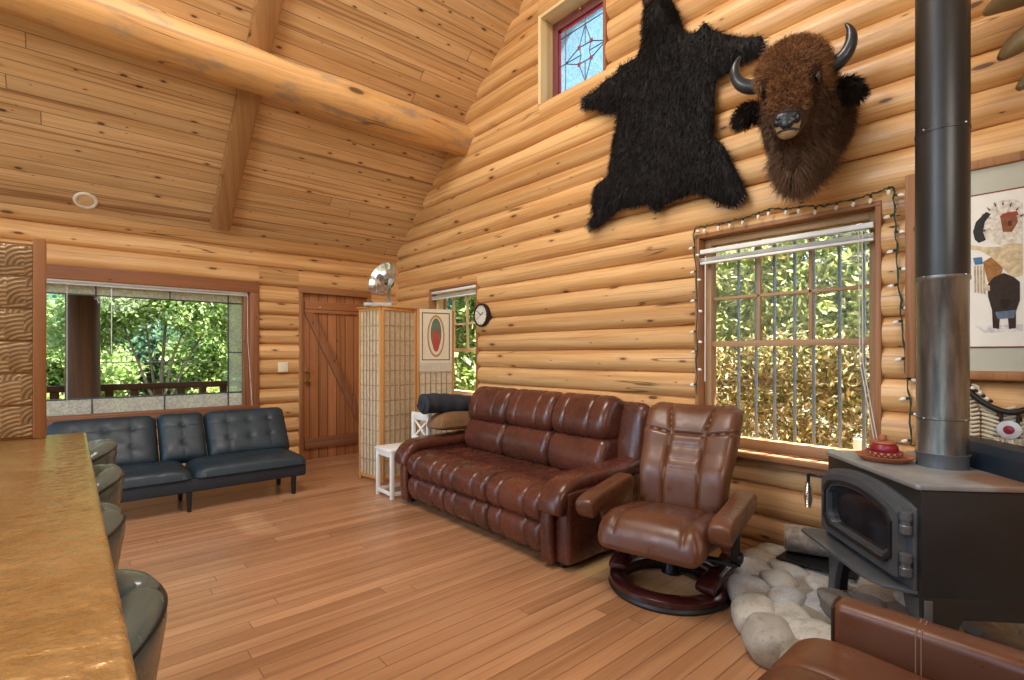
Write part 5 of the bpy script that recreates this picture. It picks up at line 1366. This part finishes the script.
for x0, x1, z0, z1 in ((.055, .065, 1.28, 1.81), (.365, .375, 1.28, 1.81), (.065, .365, 1.28, 1.29), (.065, .365, 1.80, 1.81)): bx(x0, x1, -.0195, -.0175, z0, z1, 0, mb, MTAP)
mb.build('border', MT['weavedk'], cl_, sharp=None)
def ov(cx, cz, rx, rz, n=36, pw=1.0): return [(cx + rx * math.cos(2 * PI * k / n), cz + rz * math.sin(2 * PI * k / n)) for k in range(n)]
XZM = MTAP @ Matrix(((1, 0, 0, 0), (0, 0, -1, 0), (0, 1, 0, 0), (0, 0, 0, 1)))
for P, d_, nm, mt in ((ov(.215, 1.55, .10, .235), .019, 'oval', 'weavetan'), (ov(.215, 1.55, .082, .21), .020, 'oval_ground', 'weave'), (ov(.215, 1.58, .062, .17), .021, 'green_oval', 'weavegrn'), (ov(.215, 1.50, .042, .125), .022, 'red_oval', 'weavered')):
    mb = MB(); prism(mb, P, d_ - .002, d_, XZM); mb.build(nm, MT[mt], cl_, sharp=None)
mb = MB()
for k in range(46): x_ = .032 + .366 * k / 45; bx(x_ - .003, x_ + .003, -.017, -.012, 1.15 + .012 * math.sin(k * 2.1), 1.25, 0, mb, MTAP)
mb.build('fringe', MT['weave'], tp, sharp=None)

# white child's chair with an X back, facing -x
ch = thing('white_chair', 'small white wooden chair with X-shaped back at the far end of the sofa', 'chair', (2.39, 4.41, 0))
mb = MB(); bx(-.165, .275, -.16, .16, .435, .462, .006, mb); mb.build('seat', MT['white'], ch)
XC = lambda q: -.14 if q < 0 else .25
for sx in (-1, 1):
    for sy in (-1, 1):
        bx(XC(sx) - .017, XC(sx) + .017, sy * .14 - .017, sy * .14 + .017, 0, .437 if sx < 0 else .76, .003, MB()).build('leg', MT['white'], ch)
for sy in (-1, 1):
    bx(-.125, .235, sy * .14 - .010, sy * .14 + .010, .385, .432, .002, MB()).build('apron', MT['white'], ch)
    bx(-.125, .235, sy * .14 - .010, sy * .14 + .010, .03, .062, .002, MB()).build('stretcher', MT['white'], ch)
for sx in (-1, 1):
    bx(XC(sx) - .010, XC(sx) + .010, -.125, .125, .385, .432, .002, MB()).build('apron', MT['white'], ch)
    bx(XC(sx) - .010, XC(sx) + .010, -.125, .125, .03, .062, .002, MB()).build('stretcher', MT['white'], ch)
bx(.238, .262, -.16, .16, .69, .765, .006, MB()).build('top_rail', MT['white'], ch)
bx(.240, .260, -.125, .125, .50, .525, .003, MB()).build('lower_rail', MT['white'], ch)
bar(MB(), (.25, -.125, .52), (.25, .125, .695), .02, .016, (1, 0, 0)).build('cross_slat', MT['white'], ch)
bar(MB(), (.256, .125, .52), (.256, -.125, .695), .02, .016, (1, 0, 0)).build('cross_slat', MT['white'], ch)

# bedding piled on the far arm of the sofa
MT['tanblanket'] = plain('tan_blanket', '7c5c3c', .9, var=.15, bump=.5, bscale=80); MT['charcoal'] = plain('charcoal_blanket', '2b2e34', .85, var=.15, bump=.6, bscale=120)
tb = thing('folded_blanket', 'tan folded blanket bundled on the far arm of the sofa', 'blanket', (2.88, 4.13, .60))
quilt_pad(MB(), .60, .28, .14, [((-.3, .03), (.1, -.02)), ((.0, .06), (.3, .0))], M=T(0, 0, .06), n=(40, 24), p=4, gd=.25, gw=.02, back=.3, corner=.3).build('folds', MT['tanblanket'], tb, sharp=None)
rb = thing('rolled_blanket', 'charcoal rolled blanket lying on top of the tan folded blanket', 'blanket', (2.84, 4.14, .865))
ro = []
pts = spline([(-.33, .03, .01), (-.2, .03, .012), (-.05, .01, 0), (.12, -.01, -.02), (.28, -.015, -.045)], 6)
tube(MB(), pts, [.096 + .003 * math.sin(i * 1.3) - (.03 if i in (0, len(pts) - 1) else 0) for i in range(len(pts))], 22).build('roll', MT['charcoal'], rb, sharp=None)
spi = [(-.335, .03 + (.012 + .0105 * t) * math.cos(t), .01 + (.012 + .0105 * t) * math.sin(t)) for t in np.linspace(0, 6.2, 36)]
tube(MB(), spi, .008, 6).build('rolled_end', MT['charcoal'], rb)

# cord on the floor beside the recliner
tag(tube(MB(), [(x, y, z) for x, y, z in spline([(3.12, 1.60, .30), (3.14, 1.55, .14), (3.12, 1.50, .02), (3.06, 1.46, .007), (3.0, 1.44, .007), (2.93, 1.46, .007)], 6)], .005, 6).build('power_cord', MT['black']), 'thin black power cord on the floor between recliner and hearth', 'cord')

# ------------------------------------------------------------------ outside
MT['deck'] = wood('deck_boards', '8b6b4c', '7a5b3f', '4f3a28', plank=.14, plen=3, kr=0, rough=.7)
MT['darkwood'] = wood('dark_porch_wood', '6d4e36', '5a4029', '38261a', kr=.05, rough=.65)
MT['soil'] = plain('ground', '6f6a48', .95, var=.35, scale=1.2, bump=.4, bscale=12)
mb = MB(); bx(-14, 24, -12, 34, -.62, -.55, 0, mb); struct(mb.build('ground', MT['soil'], sharp=None))
mb = MB(); bx(-5, 6, WY + .27, 8.6, -.16, -.10, 0, mb); struct(mb.build('porch_deck', MT['deck'], sharp=None, grain=0))
mb = MB(); bx(-5, 5.5, WY + .3, 9.3, 2.62, 2.72, 0, mb); bx(3.85, 4.62, -2.5, WY + .3, 2.62, 2.72, 0, mb); struct(mb.build('porch_roof_and_sunblock', MT['deck'], sharp=None, grain=0))  # second slab: unseen awning added to keep sun off the right-hand windows
pp = thing('porch_post', 'thick dark porch post standing outside the wide leaded window', 'post', (.12, 8.0, -.10))
lathe(MB(), [(.165, 0), (.168, .8), (.160, 1.6), (.165, 2.75)], 24).build('post_shaft', MT['darkwood'], pp)
rl_ = thing('porch_railing', 'dark wooden porch railing with square balusters outside the wide leaded window', 'railing', (.9, 8.3, -.10))
bx(-4, 4, -.05, .05, .98, 1.06, .006, MB()).build('top_rail', MT['darkwood'], rl_); bx(-4, 4, -.03, .03, .14, .20, .004, MB()).build('bottom_rail', MT['darkwood'], rl_)
for i, x in enumerate(np.arange(-3.9, 3.95, .26)): bx(x - .045, x + .045, -.03, .03, 0, .98, .004, MB()).build('baluster', MT['darkwood'], rl_)
tag(tube(MB(), [(-4, 8.25, 1.27), (0, 8.25, 1.24), (5, 8.25, 1.26)], .006, 6).build('porch_cable', plain('pale_cable', 'c9c6ba', .5)), 'thin pale cable strung above the porch railing', 'cable')

MT['leafA'] = island_ramp('leaf_bright', ['7c9c50', 'abc270', '628444', 'cfdca4', '92b062'], .5, .35, .4)
MT['leafB'] = island_ramp('leaf_dark', ['446650', '5c8060', '749878', '3a5a42', '94b094'], .5, .35, .45)
MT['leafC'] = island_ramp('leaf_dry', ['cdb678', 'a8a45e', 'e6dcb0', '8e8e4a', 'b8945c', 'efe4be'], .55, .35, .55)
MT['leafD'] = island_ramp('leaf_lime', ['c2ca7a', '9eb25a', 'dedea6', '86a04e'], .5, .35, .5)
MT['trunk'] = plain('trunk_bark', '8f7a64', .9, var=.25, scale=10, bump=.5, bscale=25)
def tree(name, label, cat, loc, clumps, n, size, leaf, stems, group=None, up=.4):
    t = thing(name, label, cat, loc, 0, group)
    P = []
    tot = sum(c[3] ** 2 for c in clumps)
    for (x, y, z, r) in clumps:
        k = max(20, int(n * r * r / tot)); m = max(6, int(k / 26))
        cs = rng.normal(size=(m, 3)); cs /= np.linalg.norm(cs, axis=1)[:, None]; cs *= r * (.45 + .6 * rng.random((m, 1))); cs[:, 2] *= .85
        q_ = cs[rng.integers(0, m, k)] + rng.normal(size=(k, 3)) * r * .16
        P.append(q_ + np.array([x, y, z]))
    mb = MB(); leaves(mb, np.concatenate(P), size, up); f = mb.build('foliage', MT[leaf], t, sharp=None)
    for s in stems: tube(MB(), spline(s[0], 4), np.linspace(s[1], s[2], (len(s[0]) - 1) * 4 + 1), 8).build('trunk' if s is stems[0] else 'branch', MT['trunk'], t)
    return t
G = -.55
# small multi-stemmed tree in the middle of the wide window
tree('orchard_tree', 'green multi-stemmed tree with bare forked trunk beyond the porch railing', 'tree', (1.35, 11.6, G),
     [(-.7, 0, 2.9, .75), (.1, .2, 3.45, .85), (.9, 0, 3.1, .8), (1.5, .3, 2.5, .6), (-1.2, .2, 2.3, .55), (.4, -.3, 2.6, .45), (-.3, .4, 3.9, .6)], 26000, .055, 'leafA',
     [([(0, 0, 0), (-.05, 0, 1.0), (.0, .05, 2.0), (.1, .1, 3.2)], .05, .015), ([(-.05, 0, .7), (-.35, 0, 1.6), (-.7, 0, 2.7)], .032, .01), ([(0, 0, .8), (.35, .05, 1.7), (.9, .1, 2.8)], .034, .01), ([(-.02, 0, .9), (.15, -.1, 1.9), (.5, -.2, 2.9)], .028, .01), ([(-.1, 0, .8), (-.2, .1, 1.8), (-.35, .3, 3.4)], .03, .01)])
for i, (x, y, h, r, lf, lab) in enumerate([
    (-1.9, 12.6, 2.2, .95, 'leafD', 'lime-green bush left of the porch post outside the wide window'),
    (-.35, 10.6, 1.1, .6, 'leafD', 'low lime-green shrub behind the railing near the porch post'),
    (.75, 10.4, .95, .55, 'leafA', 'low green shrub behind the railing left of the forked tree'),
    (2.1, 10.7, 1.15, .6, 'leafD', 'low yellow-green shrub behind the railing right of the forked tree'),
    (3.4, 11.6, 1.9, .95, 'leafA', 'rounded green bush at the right edge of the wide window view'),
    (2.9, 13.6, 3.3, 1.15, 'leafA', 'tall leafy tree beyond the railing at the right of the wide window'),
    (-.1, 14.0, 2.7, 1.1, 'leafA', 'broad green tree behind the porch post'),
    (-2.9, 15.2, 3.9, 1.5, 'leafB', 'dark blue-green tree at the left of the wide window view'),
    (1.2, 15.5, 3.2, 1.3, 'leafB', 'dark green tree behind the forked tree'),
    (4.6, 16, 3.8, 1.5, 'leafB', 'dark green tree far right beyond the porch'),
]):
    cl_ = [(0, 0, h * .62, r * .8), (-r * .55, .1, h * .5, r * .65), (r * .55, -.1, h * .55, r * .65), (0, .2, h * .9, r * .6), (-r * .5, -.2, h * .28, r * .5), (r * .5, .2, h * .26, r * .5)]
    tree('garden_tree' if h > 2 else 'shrub', lab, 'tree' if h > 2 else 'shrub', (x, y, G), cl_, int(8000 * r + 4000), .05 if y < 13 else .075, lf, [([(0, 0, 0), (.03, 0, h * .4), (0, 0, h * .8)], .07, .03)], 'trees and shrubs beyond the porch')
# wooded hillside far behind
nxh, nyh = 60, 24; V = []; F = []
for j in range(nyh):
    for i in range(nxh):
        x = -26 + 60 * i / (nxh - 1); y = 19 + 26 * j / (nyh - 1); V.append((x, y, G + .55 * (y - 19) + .4 * math.sin(x * .5) + .3 * math.sin(y * .9 + x)))
for j in range(nyh - 1):
    for i in range(nxh - 1): a = j * nxh + i; F.append((a, a + 1, a + nxh + 1, a + nxh))
hm = MB(); hm.add(V, F); hs = struct(hm.build('hillside', MT['soil'], sharp=None))
P, Nn = surf_samples(V, F, 26000); P[:, 2] += rng.random(len(P)) * 1.6
hw_ = MB(); leaves(hw_, P, .42, .6); hw_o = hw_.build('hillside_brush', MT['leafB'], sharp=None)
hw_o['kind'] = 'stuff'; tag(hw_o, 'dense blue-green brush covering the hillside behind the garden', 'brush')

# hedge outside the window beside the stove
def hedge(label, x0, z0, x1, z1, y0, y1, n, leaf, size, thick=.35):
    """bank of growth whose face leans away from the house"""
    t = thing('hedge', label, 'hedge', (x0, (y0 + y1) / 2, G))
    m = n // 22; u = rng.random(m); cs = np.stack([(x1 - x0) * u, (rng.random(m) - .5) * (y1 - y0), z0 + (z1 - z0) * u], 1) + rng.normal(size=(m, 3)) * np.array([thick, .05, thick * .5])
    P = cs[rng.integers(0, m, n)] + rng.normal(size=(n, 3)) * .085
    mb = MB(); leaves(mb, P, size, .25, 2.6); mb.build('foliage', MT[leaf], t, sharp=None)
    for k in range(10):
        y = (rng.random() - .5) * (y1 - y0); xe = (x1 - x0) * rng.random()
        tube(MB(), spline([(xe * .5, y, 0), (xe * .8, y + rng.normal() * .1, (z0 + z1) * .3), (xe, y + rng.normal() * .2, z0 + (z1 - z0) * xe / (x1 - x0))], 4), np.linspace(.02, .006, 9), 6).build('stem', MT['trunk'], t)
    return t
hedge('dry straw-coloured hedge outside the lower half of the window beside the stove', 4.75, .1, 5.7, 2.0, -.6, 3.4, 56000, 'leafC', .026, .15)
hedge('yellow-green hedge rising above the dry one outside the window beside the stove', 5.7, 1.4, 6.9, 3.3, -1.0, 4.2, 50000, 'leafD', .034, .2)
hedge('dark green tall hedge furthest from the window beside the stove', 7.1, 1.5, 8.6, 6.0, -2, 6, 26000, 'leafB', .08, .3)
wp_ = thing('garden_post', 'white-tipped garden post in front of the dry hedge', 'post', (4.62, 1.20, G))
tube(MB(), [(0, 0, 0), (0, 0, 1.05)], .035, 12).build('post_shaft', MT['trunk'], wp_); tube(MB(), [(0, 0, 1.05), (0, 0, 1.24)], .036, 12).build('post_tip', MT['white'], wp_)
tree('garden_tree', 'bright green tree outside the small window behind the folding screen', 'tree', (5.6, 7.0, G), [(0, 0, 2.2, .9), (.5, .6, 1.5, .8), (-.4, -.6, 1.4, .8), (.2, 0, 3.2, .8), (-.3, .5, .8, .6)], 12000, .075, 'leafA', [([(0, 0, 0), (.05, 0, 1.4), (0, 0, 3)], .09, .03)])
tree('garden_tree', 'blue-green tree beyond the bright one outside the small window', 'tree', (7.6, 9.6, G), [(0, 0, 2.6, 1.3), (-.8, .8, 2.0, 1.0), (.6, -1.0, 2.0, 1.1)], 4500, .16, 'leafB', [([(0, 0, 0), (.05, 0, 1.4), (0, 0, 3)], .1, .04)])
# ------------------------------------------------------------------ light
w = bpy.data.worlds.new('sky'); S.world = w; w.use_nodes = True; nt = w.node_tree
bg = nt.nodes['Background']; sk = nt.nodes.new('ShaderNodeTexSky'); sk.sky_type = 'NISHITA'
sk.sun_disc = False; sk.sun_elevation = R(60); sk.sun_rotation = R(100); sk.altitude = 300; sk.air_density = 1.0; sk.dust_density = 1.5
nt.links.new(sk.outputs[0], bg.inputs[0]); bg.inputs[1].default_value = .55
sun = bpy.data.lights.new('sun', 'SUN'); sun.energy = 21.0; sun.angle = R(.6); sun.color = (1, .95, .86)
so = bpy.data.objects.new('sun', sun); COL.objects.link(so)
so.rotation_euler = Vector((-.50, .24, -.83)).to_track_quat('-Z', 'Y').to_euler()
def area(name, loc, tgt, size, power, color):
    l = bpy.data.lights.new(name, 'AREA'); l.shape = 'DISK'; l.size = size; l.energy = power; l.color = color
    o = bpy.data.objects.new(name, l); COL.objects.link(o); o.location = loc
    o.rotation_euler = (Vector(tgt) - Vector(loc)).to_track_quat('-Z', 'Y').to_euler(); return o
area('added_ridge_fill', (.6, 2.2, 5.7), (1.2, 3.0, 0), 2.2, 150, (1, .94, .86))  # added overhead fill near the ridge, no fixture hangs here
area('added_room_fill', (-2.4, 2.4, 3.6), (2.2, 3.6, 1.8), 1.6, 50, (1, .94, .86))  # unseen fill added from the left, not a fixture of the room
area('added_room_fill', (.9, -1.3, 2.9), (2.4, 3.0, 2.4), 1.2, 30, (1, .94, .86))  # weaker fill added behind the camera, without any real fitting
S.view_settings.view_transform = 'Standard'; S.view_settings.look = 'None'; S.view_settings.gamma = 1
S.view_settings.use_curve_mapping = False; S.view_settings.exposure = 0.40
